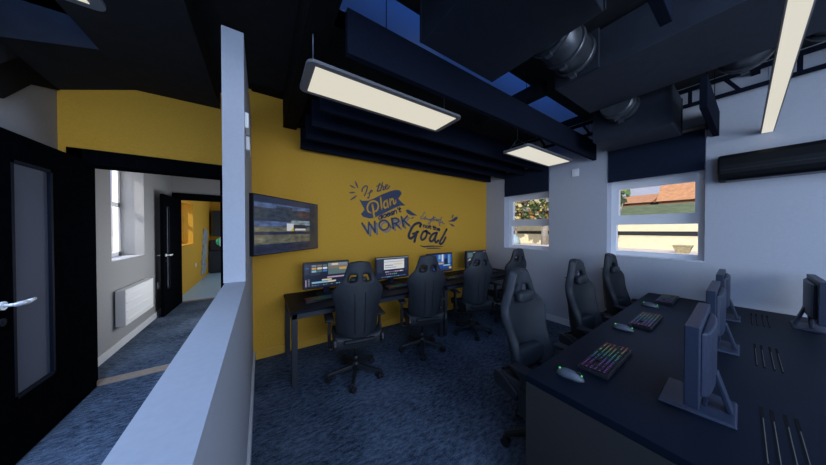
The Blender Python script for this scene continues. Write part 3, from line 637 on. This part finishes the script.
# mice ---------------------------------------------------------------------
mouse0 = None
for (x, y, rz), lab in zip([(1.335, .535, .25), (2.318, .567, .2), (3.245, .592, .15)], ['grey computer mouse with green lights on big desk nearest the gable', 'grey computer mouse with green lights at middle of big desk', 'grey computer mouse with green lights farthest along big desk']):
    if mouse0: dup(mouse0, (x, y, ZD + .0005), rz, lab); continue
    t = thing('computer_mouse', lab, 'mouse', (x, y, ZD + .0005), rz, 'grey gaming mice'); mouse0 = t
    mb = MB(); mb.ball((0, 0, .0), .062, (.52, 1, .62), u=24, v=14)
    for v in mb.bm.verts:
        if v.co.z < 0: v.co.z = 0
        k = v.co.y / .062
        v.co.x *= 1 - .12 * max(0, -k) - .14 * (1 - abs(k)) ** 2
        if v.co.z > 0: v.co.z *= 1 + .15 * k
    bmesh.ops.remove_doubles(mb.bm, verts=mb.bm.verts[:], dist=1e-5)
    obj('shell', mb, M['mouse'], t, smooth=True)
    mb = MB(); mb.cyl((-.004, -.038, .030), (.004, -.038, .030), .010, n=14); obj('scroll_wheel', mb, M['rubber'], t)
    led = emis('mouse_led', (.10, .75, .22), .7)
    mb = MB(); mb.ball((0, -.050, .0245), .0045); obj('indicator_light', mb, led, t)
    mb = MB(); mb.ball((.0, .044, .031), .008, (1, .7, .5)); obj('indicator_light', mb, led, t)

# big desk on the right ----------------------------------------------------
t = thing('bench_desk', 'big black double-sided desk with solid end panel and cable slots', 'desk', (OX, OY, 0), RD)
LEN, WID = 2.79, 1.46
mb = MB(); mb.box(0, LEN, -WID, 0, .70, ZD); obj('desktop', mb, M['desk'], t, bevel=.002)
mb = MB(); mb.box(.0, .04, -WID + .001, -.001, 0, .6995); obj('end_panel', mb, M['desk_end'], t)
mb = MB(); mb.box(LEN - .04, LEN, -WID + .001, -.32, 0, .6995); obj('end_panel', mb, M['desk_end'], t)
mb = MB(); mb.box(.04, LEN - .04, -WID / 2 - .015, -WID / 2 + .015, .15, .6995); obj('divider_panel', mb, M['desk_end'], t)
for gx in (.18, 1.14, 2.13):
    for oy in (-.700, -.724, -.754, -.778):
        mb = MB(); mb.box(gx, gx + .44, oy - .0045, oy + .0045, ZD, ZD + .0012, 0); mb.box(gx + .02, gx + .34, oy - .0033, oy - .0010, ZD + .0012, ZD + .0016, 1)  # flat black strip; the thin lighter sliver is a painted highlight
        obj('cable_slot', mb, [M['black'], M['slot'] if gx < 2 else M['steel']], t)
gm = 'monitors seen edge-on on the big desk'
for x, lab in [(1.615, 'dark monitor seen from its edge nearest the viewer on big desk'), (2.51, 'dark monitor seen edge-on, middle of the row on big desk'), (3.39, 'dark monitor seen edge-on, farthest of the row by window wall')]:
    y = .150 + .02 * (x - 1.6) - .002
    monitor((x, y, ZD + .0005), PI + RD, lab, 1, gm, w=.50, lit=False)
monitor((3.56, -.262, ZD + .0005), RD, 'dark monitor with its back turned on far side of big desk', 1, gm, w=.56, lit=False)
# ------------------------------------------------------------------ gaming chairs
def bake(o):
    dg = bpy.context.evaluated_depsgraph_get(); me = bpy.data.meshes.new_from_object(o.evaluated_get(dg))
    old = o.data; o.modifiers.clear(); o.data = me; bpy.data.meshes.remove(old); me.name = o.name
    for p in me.polygons: p.use_smooth = True
    return o
def lerp_tab(T, t):
    for (a, c), (b, d) in zip(T, T[1:]):
        if t <= b: return c + (d - c) * (t - a) / (b - a)
    return T[-1][1]
HB0, HB1 = .465, 1.21
def back_y(t): return -.195 - .025 * t - .02 * math.sin(PI * t)
def make_chair(label):
    t = thing('gaming_chair', label, 'chair', (0, 0, 0), 0, 'charcoal gaming chairs on casters')
    # backrest shell
    S = [-1, -.86, -.66, -.44, -.21, 0, .21, .44, .66, .86, 1]
    TT = [0, .06, .16, .28, .40, .50, .58, .65, .70, .745, .785, .825, .88, .93, .97, 1.0]
    WT = [(0, .168), (.06, .185), (.16, .194), (.28, .192), (.40, .198), (.50, .222), (.58, .240), (.65, .230), (.70, .194), (.745, .160), (.785, .143), (.825, .131), (.88, .118), (.93, .107), (.97, .097), (1, .080)]
    BT = [(0, .15), (.22, .16), (.42, .105), (.58, .085), (.66, .07), (.72, .045), (1, .03)]
    mb = MB(); G = []
    for tt in TT:
        w = lerp_tab(WT, tt); row = []
        for s in S:
            bol = lerp_tab(BT, tt) * abs(s) ** 2.2
            z = HB0 + (HB1 - HB0) * tt - (.02 * s * s if tt > .9 else 0) + (.03 * s * s if tt < .05 else 0)
            row.append(mb.bm.verts.new((w * s, back_y(tt) + bol, z)))
        G.append(row)
    for i in range(len(TT) - 1):
        for j in range(len(S) - 1):
            if i in (9, 10) and j in (2, 3, 6, 7): continue
            mb.bm.faces.new([G[i][j], G[i][j + 1], G[i + 1][j + 1], G[i + 1][j]])
    o = obj('backrest', mb, M['leather'], t)
    m = o.modifiers.new('s', 'SOLIDIFY'); m.thickness = .062; m.offset = 0
    m = o.modifiers.new('b', 'SUBSURF'); m.levels = 2; m.render_levels = 2
    bpy.context.view_layer.update(); bake(o)
    # stitched seams on the rear face
    for s in (-.045, .045):
        mb = MB(); P = []
        for k in range(11):
            tt = .08 + .52 * k / 10; P.append((s * (1 + .2 * tt), back_y(tt) - .0315, HB0 + (HB1 - HB0) * tt))
        mb.tube(P, .003, 6); obj('seam', mb, M['leather_dk'], t)
    # seat cushion
    mb = MB(); xs = [-.235, -.20, -.15, -.07, .0, .07, .15, .20, .235]; ys = [-.21, -.16, -.05, .08, .18, .24, .265]
    top = []; bot = []
    for y in ys:
        r1 = []; r2 = []
        for x in xs:
            e = abs(x) / .235; fr = max(0, (y - .12) / .145)
            z = .470 + .035 * e ** 3 - .04 * fr ** 2 + (.012 if y < -.1 else 0)
            k = 1 - .10 * fr ** 2
            r1.append(mb.bm.verts.new((x * k, y - .02 * e ** 3 * (y > .1), z))); r2.append(mb.bm.verts.new((x * k * .96, y * .98, .375)))
        top.append(r1); bot.append(r2)
    ny, nx = len(ys), len(xs)
    for i in range(ny - 1):
        for j in range(nx - 1):
            mb.bm.faces.new([top[i][j], top[i][j + 1], top[i + 1][j + 1], top[i + 1][j]]); mb.bm.faces.new([bot[i][j], bot[i + 1][j], bot[i + 1][j + 1], bot[i][j + 1]])
    for j in range(nx - 1):
        mb.bm.faces.new([top[0][j], bot[0][j], bot[0][j + 1], top[0][j + 1]]); mb.bm.faces.new([top[-1][j], top[-1][j + 1], bot[-1][j + 1], bot[-1][j]])
    for i in range(ny - 1):
        mb.bm.faces.new([top[i][0], top[i + 1][0], bot[i + 1][0], bot[i][0]]); mb.bm.faces.new([top[i][-1], bot[i][-1], bot[i + 1][-1], top[i + 1][-1]])
    o = obj('seat', mb, M['leather'], t); m = o.modifiers.new('b', 'SUBSURF'); m.levels = 2; m.render_levels = 2
    bpy.context.view_layer.update(); bake(o)
    # head pillow with straps
    mb = MB(); yb = back_y(.76) + .055; zc = HB0 + (HB1 - HB0) * .735
    mb.box(-.088, .088, yb - .02, yb + .05, zc - .05, zc + .04)
    o = obj('head_pillow', mb, M['leather'], t); bmesh_sub = o.modifiers.new('bv', 'BEVEL'); bmesh_sub.width = .02; bmesh_sub.segments = 1
    m = o.modifiers.new('b', 'SUBSURF'); m.levels = 2; m.render_levels = 2
    bpy.context.view_layer.update(); bake(o)
    for s in (-1, 1):
        mb = MB(); mb.box(s * .07 - .012, s * .07 + .012, yb - .10, yb - .015, zc + .0, zc + .006); obj('strap', mb, M['leather_dk'], o)
    # lumbar pillow
    mb = MB(); yl = back_y(.16) + .08; zl = HB0 + (HB1 - HB0) * .16
    mb.box(-.145, .145, yl - .045, yl + .05, zl - .075, zl + .085)
    o = obj('lumbar_pillow', mb, M['leather'], t); m = o.modifiers.new('bv', 'BEVEL'); m.width = .025; m.segments = 1
    m = o.modifiers.new('b', 'SUBSURF'); m.levels = 2; m.render_levels = 2
    bpy.context.view_layer.update(); bake(o)
    # armrests
    for s in (-1, 1):
        mb = MB()
        mb.hexa([(s * .15, -.03, .315), (s * .15, .07, .315), (s * .265, .07, .315), (s * .265, -.03, .315)], [(s * .15, -.03, .335), (s * .15, .07, .335), (s * .265, .07, .335), (s * .265, -.03, .335)])
        mb.box(*sorted((s * .243, s * .272)), -.015, .055, .335, .50); mb.box(*sorted((s * .247, s * .268)), -.005, .045, .50, .607)
        ar = obj('armrest', mb, M['plastic'], t, bevel=.006)
        mb = MB(); mb.box(*sorted((s * .215, s * .300)), -.07, .20, .607, .632)
        obj('arm_pad', mb, M['leather_dk'], ar, bevel=.012, seg=3)
    # recline hinges, crossbar
    for s in (-1, 1):
        pr_ = [(-.25,.445),(-.235,.395),(-.06,.36),(-.04,.42),(-.15,.485),(-.235,.50)]
        mb = MB(); mb.hexa([(s * .205, y_, z_) for y_, z_ in pr_], [(s * .238, y_, z_) for y_, z_ in pr_])
        obj('recline_hinge', mb, M['plastic'], t, bevel=.012, seg=3)
    mb = MB(); mb.cyl((-.14, -.232, .458), (.14, -.232, .458), .020, n=14); obj('crossbar', mb, M['leather_dk'], t, bevel=.006)
    # mechanism, gas lift, star base
    mb = MB(); mb.box(-.10, .10, -.12, .12, .335, .38); mb.tube([(.10, .03, .31), (.26, .05, .305)], .007); obj('tilt_plate', mb, M['plastic'], t, bevel=.006)
    mb = MB(); mb.cyl((0, 0, .06), (0, 0, .15), .034, .030, 18); mb.cyl((0, 0, .15), (0, 0, .21), .026, n=18); mb.cyl((0, 0, .21), (0, 0, .34), .016, n=14); obj('gas_lift', mb, M['plastic'], t)
    for k in range(5):
        a = PI / 2 + k * 2 * PI / 5 + .35; c, s = math.cos(a), math.sin(a); R = .275
        def P(r, w, z): return (c * r - s * w, s * r + c * w, z)
        mb = MB(); mb.hexa([P(.02, -.026, .085), P(.02, .026, .085), P(R, .016, .066), P(R, -.016, .066)], [P(.02, -.022, .125), P(.02, .022, .125), P(R, .013, .085), P(R, -.013, .085)])
        lg = obj('base_leg', mb, M['plastic'], t, bevel=.004)
        mb = MB(); mb.cyl(P(R - .012, 0, .05), P(R - .012, 0, .068), .008, n=8)
        ax = a + .9; d = Vector((math.cos(ax), math.sin(ax), 0)); ctr = Vector(P(R - .012, 0, .028))
        for q_ in (-1, 1): mb.cyl(ctr + d * q_ * .008, ctr + d * q_ * .026, .028, n=18)
        mb.cyl(ctr - d * .008, ctr + d * .008, .02, n=12)
        obj('caster', mb, M['rubber'], lg)
    return t
R_ = math.radians
spots = [(.81, 2.29, -10, 'charcoal gaming chair facing the video editing monitor, seen from behind'),
         (1.69, 2.34, -17, 'charcoal gaming chair facing the document monitor, seen from behind'),
         (2.57, 2.32, -15, 'charcoal gaming chair facing the deep blue monitor, seen from behind'),
         (3.44, 2.32, -6, 'charcoal gaming chair at window end of the wall desks'),
         (1.625, .80, 176, 'charcoal gaming chair at big desk nearest the gable end'),
         (2.63, .805, 176, 'charcoal gaming chair at the middle of the big desk'),
         (3.65, .82, 177, 'charcoal gaming chair at big desk beside the window wall')]
ch0 = None
for x, y, a, lab in spots:
    if ch0 is None: ch0 = make_chair(lab); ch0.location = (x, y, 0); ch0.rotation_euler.z = R_(a)
    else: dup(ch0, (x, y, 0), R_(a), lab)

# ------------------------------------------------------------------ pendant lights
def pendant(x0, x1, y0, y1, z, label, zt, fr=.035, wires=True):
    cx, cy = (x0 + x1) / 2, (y0 + y1) / 2; a, b = (x1 - x0) / 2, (y1 - y0) / 2
    t = thing('pendant_light', label, 'pendant light', (cx, cy, z), 0, 'slim rectangular pendant lights')
    mb = MB(); rr = .045 if fr > .02 else .004; pr = []
    for sx_, sy_, a0 in ((1, 1, 0), (-1, 1, 1), (-1, -1, 2), (1, -1, 3)):
        for k in range(6):
            an = (a0 + k / 5) * PI / 2; pr.append((sx_ * (a - rr) + rr * math.cos(an), sy_ * (b - rr) + rr * math.sin(an)))
    hh = .020 if fr > .02 else .034
    mb.hexa([(x, y, .003) for x, y in pr], [(x, y, hh) for x, y in pr]); obj('frame', mb, M['lampf'], t)
    mb = MB()
    mb.box(-a + fr * 1.4, a - fr * 1.4, -b + fr, b - fr, .0, .0035); obj('diffuser', mb, M['lamp'], t)
    if wires:
        for s in (-1, 1):
            mb = MB(); xx = s * (a - .06); kn = (xx, 0, .13)
            mb.tube([(xx, -b + .05, hh), kn], .0022, 6); mb.tube([(xx, b - .05, hh), kn], .0022, 6); mb.tube([kn, (xx, 0, zt - z)], .0022, 6)
            obj('suspension_wire', mb, M['wire'], t)
    return t
pendant(.222, 1.44, 1.400, 1.745, 2.45, 'long pendant light hanging before the navy baffles near mustard wall', 3.1)
pendant(2.49, 3.62, 1.42, 1.765, 2.45, 'pendant light hanging near the tree-filled window', 3.1)
long_light = pendant(1.0, 3.97, -.107, -.036, 2.415, 'very long narrow pendant light running to the window wall', 3.1, .006)
long_light.rotation_euler.z = RD
pendant(-1.46, -.60, 1.42, 1.74, 2.535, 'pendant light cut off at the top left corner', 3.1)

# ------------------------------------------------------------------ navy baffles
bf = None
for y, lab in [(3.06, 'navy acoustic baffle closest to the mustard wall'), (2.70, 'navy acoustic baffle second from the mustard wall'), (2.345, 'navy acoustic baffle third from the mustard wall'),
               (2.00, 'navy acoustic baffle fourth from the mustard wall'), (1.285, 'navy acoustic baffle under the big dark duct boxes'), (.252, 'navy acoustic baffle ending above the wall beside window blind')]:
    if y < 1:
        for x0, x1, lb in ((-.6, 1.62, 'navy acoustic baffle cut short before the long duct'), (2.965, 3.98, lab)):
            b2 = thing('acoustic_baffle', lb, 'acoustic baffle', (x0, y, 2.482), 0, 'hanging navy acoustic baffles')
            mb = MB(); mb.box(0, x1 - x0, -.021, .021, 0, .25); obj('felt_panel', mb, M['baffle'], b2, bevel=.003)
            for x in (.2, x1 - x0 - .2):
                mb = MB(); mb.tube([(x, 0, .25), (x, 0, .617)], .003, 6); obj('hanger', mb, M['black'], b2)
        continue
    if bf: dup(bf, (.405, y, 2.482), 0, lab); continue
    bf = thing('acoustic_baffle', lab, 'acoustic baffle', (.405, y, 2.482), 0, 'hanging navy acoustic baffles')
    mb = MB(); mb.box(0, 3.53, -.021, .021, 0, .25); obj('felt_panel', mb, M['baffle'], bf, bevel=.003)
    for x in (.25, 1.8, 3.3):
        mb = MB(); mb.tube([(x, 0, .25), (x, 0, .617)], .003, 6); obj('hanger', mb, M['black'], bf)

# ------------------------------------------------------------------ ducts
def duct_box(name, b, label, cat):
    t = thing(name, label, cat, ((b[0] + b[1]) / 2, (b[2] + b[3]) / 2, b[4])); cx, cy, cz = t.location
    mb = MB(); mb.box(b[0] - cx, b[1] - cx, b[2] - cy, b[3] - cy, 0, b[5] - cz); obj('casing', mb, M['duct'], t, bevel=.006)
    for y in (b[2], b[3]):
        for x in (b[0], b[1]):
            mb = MB(); mb.box(x - cx - .008, x - cx + .008, y - cy - .008, y - cy + .008, .01, b[5] - cz - .01); obj('corner_flange', mb, M['duct'], t)
    for x in (b[0] + .05, b[1] - .05):
        for y in (b[2] + .05, b[3] - .05):
            mb = MB(); mb.tube([(x - cx, y - cy, b[5] - cz), (x - cx, y - cy, ZC - cz)], .005, 6); obj('hanger_rod', mb, M['steel'], t)
    return t
duct_box('fan_plenum', (.905, 1.645, .50, 1.262, 2.752, 3.06), 'large dark plenum box resting above a navy baffle', 'duct box')
duct_box('rectangular_duct', (2.21, 2.95, -1.2, 1.012, 2.75, 3.06), 'long dark rectangular duct running towards the viewer', 'duct')
duct_box('supply_box', (3.21, 3.72, .46, 1.06, 2.50, 2.90), 'smaller dark duct box hanging before the window blind', 'duct box')
def round_duct(x0, x1, y, z, r, bands, label, flange=None):
    t = thing('round_duct', label, 'duct', (x0, y, z), 0, 'short round duct couplings')
    L = x1 - x0
    mb = MB(); mb.cyl((0, 0, 0), (L, 0, 0), r, n=32); obj('pipe', mb, M['duct_round'], t)
    for k in bands:
        mb = MB(); mb.ring((L * k, 0, 0), (1, 0, 0), r, r + .014, .045, 32); mb.box(L * k - .02, L * k + .02, -.02, .02, -r - .035, -r - .01); obj('clamp_band', mb, M['duct_round'], t)
    if flange:
        mb = MB(); f = flange; mb.box(L - .03, L - .0, -f, f, -f, f); obj('flange_plate', mb, M['duct'], t)
    return t
round_duct(1.645, 2.21, .845, 2.915, .135, (.15, .55, .85), 'banded round duct joining plenum box to the long duct', .15)
round_duct(2.95, 3.21, .80, 2.775, .125, (.3, .75), 'banded round duct joining the long duct to smaller duct box')
round_duct(2.95, 3.30, .07, 2.93, .13, (.9,), 'short round duct stub on the window side of long duct')
round_duct(2.95, 3.30, -.30, 2.95, .13, (.9,), 'short round duct stub at the right edge near ceiling')
# lattice truss along the window wall
t = thing('lattice_truss', 'black lattice truss along the top of the window wall', 'truss', (3.86, 0, 2.83))
mb = MB(); mb.box(-.02, .02, -2.6, 2.9, 0, .03); obj('lower_chord', mb, M['baffle'], t)
mb = MB(); mb.box(-.02, .02, -2.6, 2.9, .165, .20); obj('upper_chord', mb, M['baffle'], t)
for k in range(17):
    y = -2.3 + k * .302
    mb = MB()
    if k % 2: mb.box(-.012, .012, y - .014, y + .014, .03, .165)
    else: mb.hexa([(-.012, y - .014, .03), (.012, y - .014, .03), (.012, y + .014, .03), (-.012, y + .014, .03)], [(-.012, y + .06, .165), (.012, y + .06, .165), (.012, y + .09, .165), (-.012, y + .09, .165)])
    obj('web', mb, M['baffle'], t)
for y_, z_ in ((-2.5, 0), (.0, .165), (2.8, 0)):
    mb = MB(); mb.box(.02, .132, y_, y_ + .05, z_, z_ + .03); obj('wall_bracket', mb, M['baffle'], t)
# air unit
t = thing('air_conditioner', 'long black rounded air unit on the window wall', 'air conditioner', (XW, .232, 1.985))
mb = MB(); pr = [(0, 0), (-.10, .0), (-.15, .02), (-.175, .07), (-.18, .15), (-.17, .22), (-.14, .255), (-.10, .265), (0, .265)]
mb.hexa([(x, 0, z) for x, z in pr], [(x, -1.0, z) for x, z in pr]); obj('casing', mb, M['ac'], t, bevel=.018, seg=4)
mb = MB(); mb.box(-.165, -.06, -.95, -.05, -.003, .003); obj('louvre', mb, M['bezel'], t)
mb = MB(); mb.box(-.1815, -.178, -.98, -.02, .105, .110); obj('panel_seam', mb, M['bezel'], t)
# ------------------------------------------------------------------ outdoors
ZG = .6
mb = MB(); mb.box(XW + .3, 90, -60, 90, ZG - .3, ZG)
add_struct(obj('ground_terrace', mb, M['terrace']), 'pale paved terrace outside the windows', 'ground')
mb = MB(); mb.box(-90, XL - .3, -60, 90, -.5, -.15)
add_struct(obj('ground_side', mb, M['terrace']), 'pale ground outside the corridor', 'ground')
t = thing('garden_wall', 'long cream garden wall with dark horizontal band outside', 'garden wall', (15.6, 0, ZG))
mb = MB(); mb.box(0, .3, -12, 24, 0, 1.44); obj('wall_body', mb, M['cream'], t)
mb = MB(); mb.box(-.03, .0, -12, 24, .635, .83); obj('dark_band', mb, M['band'], t)
mb = MB(); mb.box(-.02, .0, -12, 24, .835, .87); mb.box(-.02, .0, -12, 24, .595, .63); obj('string_course', mb, M['cream'], t)
mb = MB(); mb.hexa([(15.92, -12, ZG), (15.92, 24, ZG), (20, 24, ZG), (20, -12, ZG)], [(15.92, -12, 2.02), (15.92, 24, 2.02), (20, 24, 3.05), (20, -12, 3.05)])
o = obj('grass_bank', mb, M['hedge']); tag(o, 'grey-green grassy bank above the cream garden wall', 'grass bank', kind='stuff')
def house(loc, L, dep, zw, zr, label, gw):
    t = thing('house', label, 'house', loc)
    mb = MB(); mb.box(.3, dep - .3, -L + .3, -.3, 0, zw); obj('walls', mb, gw, t)
    mb = MB(); mb.hexa([(0, 0, zw - .05), (0, -L, zw - .05), (dep, -L, zw - .05), (dep, 0, zw - .05)], [(0, 0, zw + .16), (0, -L, zw + .16), (dep, -L, zw + .16), (dep, 0, zw + .16)]); obj('eaves', mb, M['eave'], t)
    mb = MB(); h = dep / 2
    mb.face([(-.15, .1, zw + .17), (-.15, -L - .1, zw + .17), (h, -L - .1, zr), (h, .1, zr)]); mb.face([(dep + .15, .1, zw + .17), (h, .1, zr), (h, -L - .1, zr), (dep + .15, -L - .1, zw + .17)])
    mb.face([(-.15, .1, zw + .17), (h, .1, zr), (dep + .15, .1, zw + .17)]); mb.face([(-.15, -L - .1, zw + .17), (dep + .15, -L - .1, zw + .17), (h, -L - .1, zr)])
    obj('roof', mb, M['roof'], t)
house((21.6, 13.0, ZG), 9.0, 6, 2.58, 3.6, 'low house with long terracotta roof left of the taller house', M['housewall'])
house((21.6, 3.6, ZG), 14, 9, 2.58, 6.6, 'taller house with wide terracotta roof beyond the garden wall', M['housewall'])
# planter
t = thing('planter', 'straw coloured tapered planter on the terrace', 'planter', (13.75, 1.62, ZG))
mb = MB(); n = 4
def sq(r, z): return [(-r, -r, z), (r, -r, z), (r, r, z), (-r, r, z)]
mb.hexa(sq(.16, 0), sq(.245, .285)); obj('pot', mb, M['pot'], t, bevel=.01)
mb = MB(); mb.box(-.26, .26, -.26, -.22, .27, .30); mb.box(-.26, .26, .22, .26, .27, .30); mb.box(-.26, -.22, -.22, .22, .27, .30); mb.box(.22, .26, -.22, .22, .27, .30); obj('rim', mb, M['pot'], t)
mb = MB(); mb.ball((0, 0, 0), .45, (1, 1.2, 1.5), u=20, v=12)
for v in mb.bm.verts:
    if v.co.z < 0: v.co.z = 0
o = obj('boulder', mb, M['tarp'], loc=(13.6, 8.85, ZG)); tag(o, 'pale blue rounded shape on the terrace outside tree window', 'boulder')
# trees
def tree(x, y, h, seed, label, crown, n, trunk_r=.16, mix=None, low=1.3, base=ZG):
    rnd = random.Random(seed)
    t = thing('tree', label, 'tree', (x, y, base), 0, 'leafy trees outside the windows')
    mb = MB(); mb.cyl((0, 0, 0), (.05, .0, h * .55), trunk_r, trunk_r * .7, 14)
    for k in range(6):
        a = rnd.random() * 6.28; mb.cyl((.04, 0, h * (.35 + .04 * k)), (math.cos(a) * crown * .6, math.sin(a) * crown * .6, h * (.6 + .06 * k)), .05, .02, 8)
    obj('trunk', mb, M['bark'], t)
    mb = MB(); mix = mix or [0, 0, 0, 1, 2, 2, 3, 4, 5, 5]
    for k in range(n):
        while True:
            p = Vector((rnd.uniform(-1, 1), rnd.uniform(-1, 1), rnd.uniform(-1, 1)))
            if p.length < 1: break
        c = Vector((p.x * crown, p.y * crown, low + (h - low) / 2 + p.z * (h - low) / 2)); s = rnd.uniform(.09, .20)
        e = Vector((rnd.gauss(0, 1), rnd.gauss(0, 1), rnd.gauss(0, 1))).normalized(); f = e.orthogonal().normalized(); g = e.cross(f)
        mb.face([c - f * s, c - g * s * .7 + e * s * .15, c + f * s, c + g * s * .7 + e * s * .15], rnd.choice(mix))
    obj('leaves', mb, LEAF, t)
tree(14.6, 7.30, 4.2, 1, 'tree with thick pale trunk at right side of tree window', 1.5, 1500, .20, low=1.42)
tree(14.9, 9.4, 4.0, 2, 'autumn-toned tree filling left side of the tree window', 1.6, 1700, .10, low=1.36)
tree(17.6, 11.8, 3.6, 3, 'pale green tree behind the garden wall', 2.0, 1500, .15, low=.3, base=2.44)
tree(17.8, 8.6, 3.6, 4, 'mixed green and orange tree behind the garden wall', 2.0, 1700, .15, low=.3, base=2.49)
tree(13.2, 3.52, 3.2, 5, 'slender dark green tree at edge of the roof window', .42, 110, .05, mix=[0, 1, 1, 0, 2], low=1.75)

# ------------------------------------------------------------------ light
w = bpy.data.worlds.new('world'); scene.world = w; w.use_nodes = True
nt = w.node_tree; nt.nodes.clear()
out = nt.nodes.new('ShaderNodeOutputWorld'); bg = nt.nodes.new('ShaderNodeBackground'); tc = nt.nodes.new('ShaderNodeTexCoord'); sx = nt.nodes.new('ShaderNodeSeparateXYZ'); rp = nt.nodes.new('ShaderNodeValToRGB')
nt.links.new(tc.outputs['Generated'], sx.inputs[0]); nt.links.new(sx.outputs['Z'], rp.inputs['Fac']); nt.links.new(rp.outputs['Color'], bg.inputs['Color']); nt.links.new(bg.outputs[0], out.inputs[0])
e = rp.color_ramp.elements; e[0].position = 0; e[0].color = (.62, .62, .70, 1); e[1].position = .6; e[1].color = (.16, .33, .85, 1)
bg.inputs['Strength'].default_value = 1.0
def sun(d, s, c):
    L = bpy.data.lights.new('sun', 'SUN'); L.energy = s; L.color = c; L.angle = .01
    o = bpy.data.objects.new('sun', L); COL.objects.link(o); o.rotation_euler = Vector(d).to_track_quat('-Z', 'Y').to_euler(); o.location = (0, 0, 20)
sun((.72, .30, -.62), 3.9, (1, .95, .86))
def area(name, loc, sx_, sy_, p, c, d=(0, 0, -1), spread=PI):
    L = bpy.data.lights.new(name, 'AREA'); L.shape = 'RECTANGLE'; L.size = sx_; L.size_y = sy_; L.energy = p; L.color = c; L.spread = spread
    o = bpy.data.objects.new(name, L); COL.objects.link(o); o.location = loc; o.rotation_euler = Vector(d).to_track_quat('-Z', 'Y').to_euler()
    return o
BLUE = (.34, .56, 1.0)
area('rooflight_lamp', ((SB[0] + SB[1]) / 2, (SB[2] + SB[3]) / 2, ZC + .02), SB[1] - SB[0] - .1, SB[3] - SB[2] - .1, 64, BLUE)
area('rooflight_lamp', ((SH[0] + SH[1]) / 2, (SH[2] + SH[3]) / 2, ZC + .50), SH[1] - SH[0] - .1, SH[3] - SH[2] - .08, 1.5, (.05, .22, 1.0))
area('added_side_fill', (XL + .06, -1.0, 1.75), 1.8, 1.0, 50, (.34, .55, 1.0), (1, .3, .2))  # fill added for the duct faces; the left wall is solid here
area('rooflight_lamp', (-1.27, 2.3, 3.7), .4, .9, 8, (.10, .30, 1.0))
area('rooflight_lamp', (-1.27, 1.6, 3.68), .4, 1.1, 46, (.50, .68, 1.0), spread=1.7)
area('added_back_fill', (1.0, YB + .06, 1.9), 4.2, 1.7, 138, (.70, .82, 1), (0, 1, 0))  # unseen fill added to light the walls evenly; no opening behind it
area('added_corridor_fill', (.05, 5.0, 1.05), 1.4, .9, 21, (.93, .96, 1), (-1, 0, 0))  # unseen lamp added to brighten the corridor wall and radiator
area('window_daylight', (XL - .36, 4.8, 1.8), .85, 1.2, 9, (.95, .97, 1), (1, 0, 0))
area('added_far_room_fill', (.9, 8.8, 1.6), 2.2, 1.6, 22, (.66, .84, 1), (-1, 0, 0))  # lamp added out of view to brighten the mustard room
# ------------------------------------------------------------------ camera
cam = bpy.data.cameras.new('camera'); co = bpy.data.objects.new('camera', cam); COL.objects.link(co); scene.camera = co
cam.sensor_width = 36; cam.lens = 36 * 229 / 826; cam.clip_start = .02; cam.clip_end = 400
TH = math.atan2(345, 229); PT = .011
f = Vector((math.cos(TH) * math.cos(PT), math.sin(TH) * math.cos(PT), -math.sin(PT)))
co.location = (0, 0, 1.5); co.rotation_euler = f.to_track_quat('-Z', 'Y').to_euler()
vs = scene.view_settings; vs.view_transform = 'Standard'; vs.look = 'None'; vs.exposure = 0; vs.gamma = 1
scene.cycles.use_denoising = True; scene.cycles.max_bounces = 8; scene.cycles.diffuse_bounces = 5; scene.cycles.transparent_max_bounces = 12
scene.cycles.sample_clamp_indirect = 4
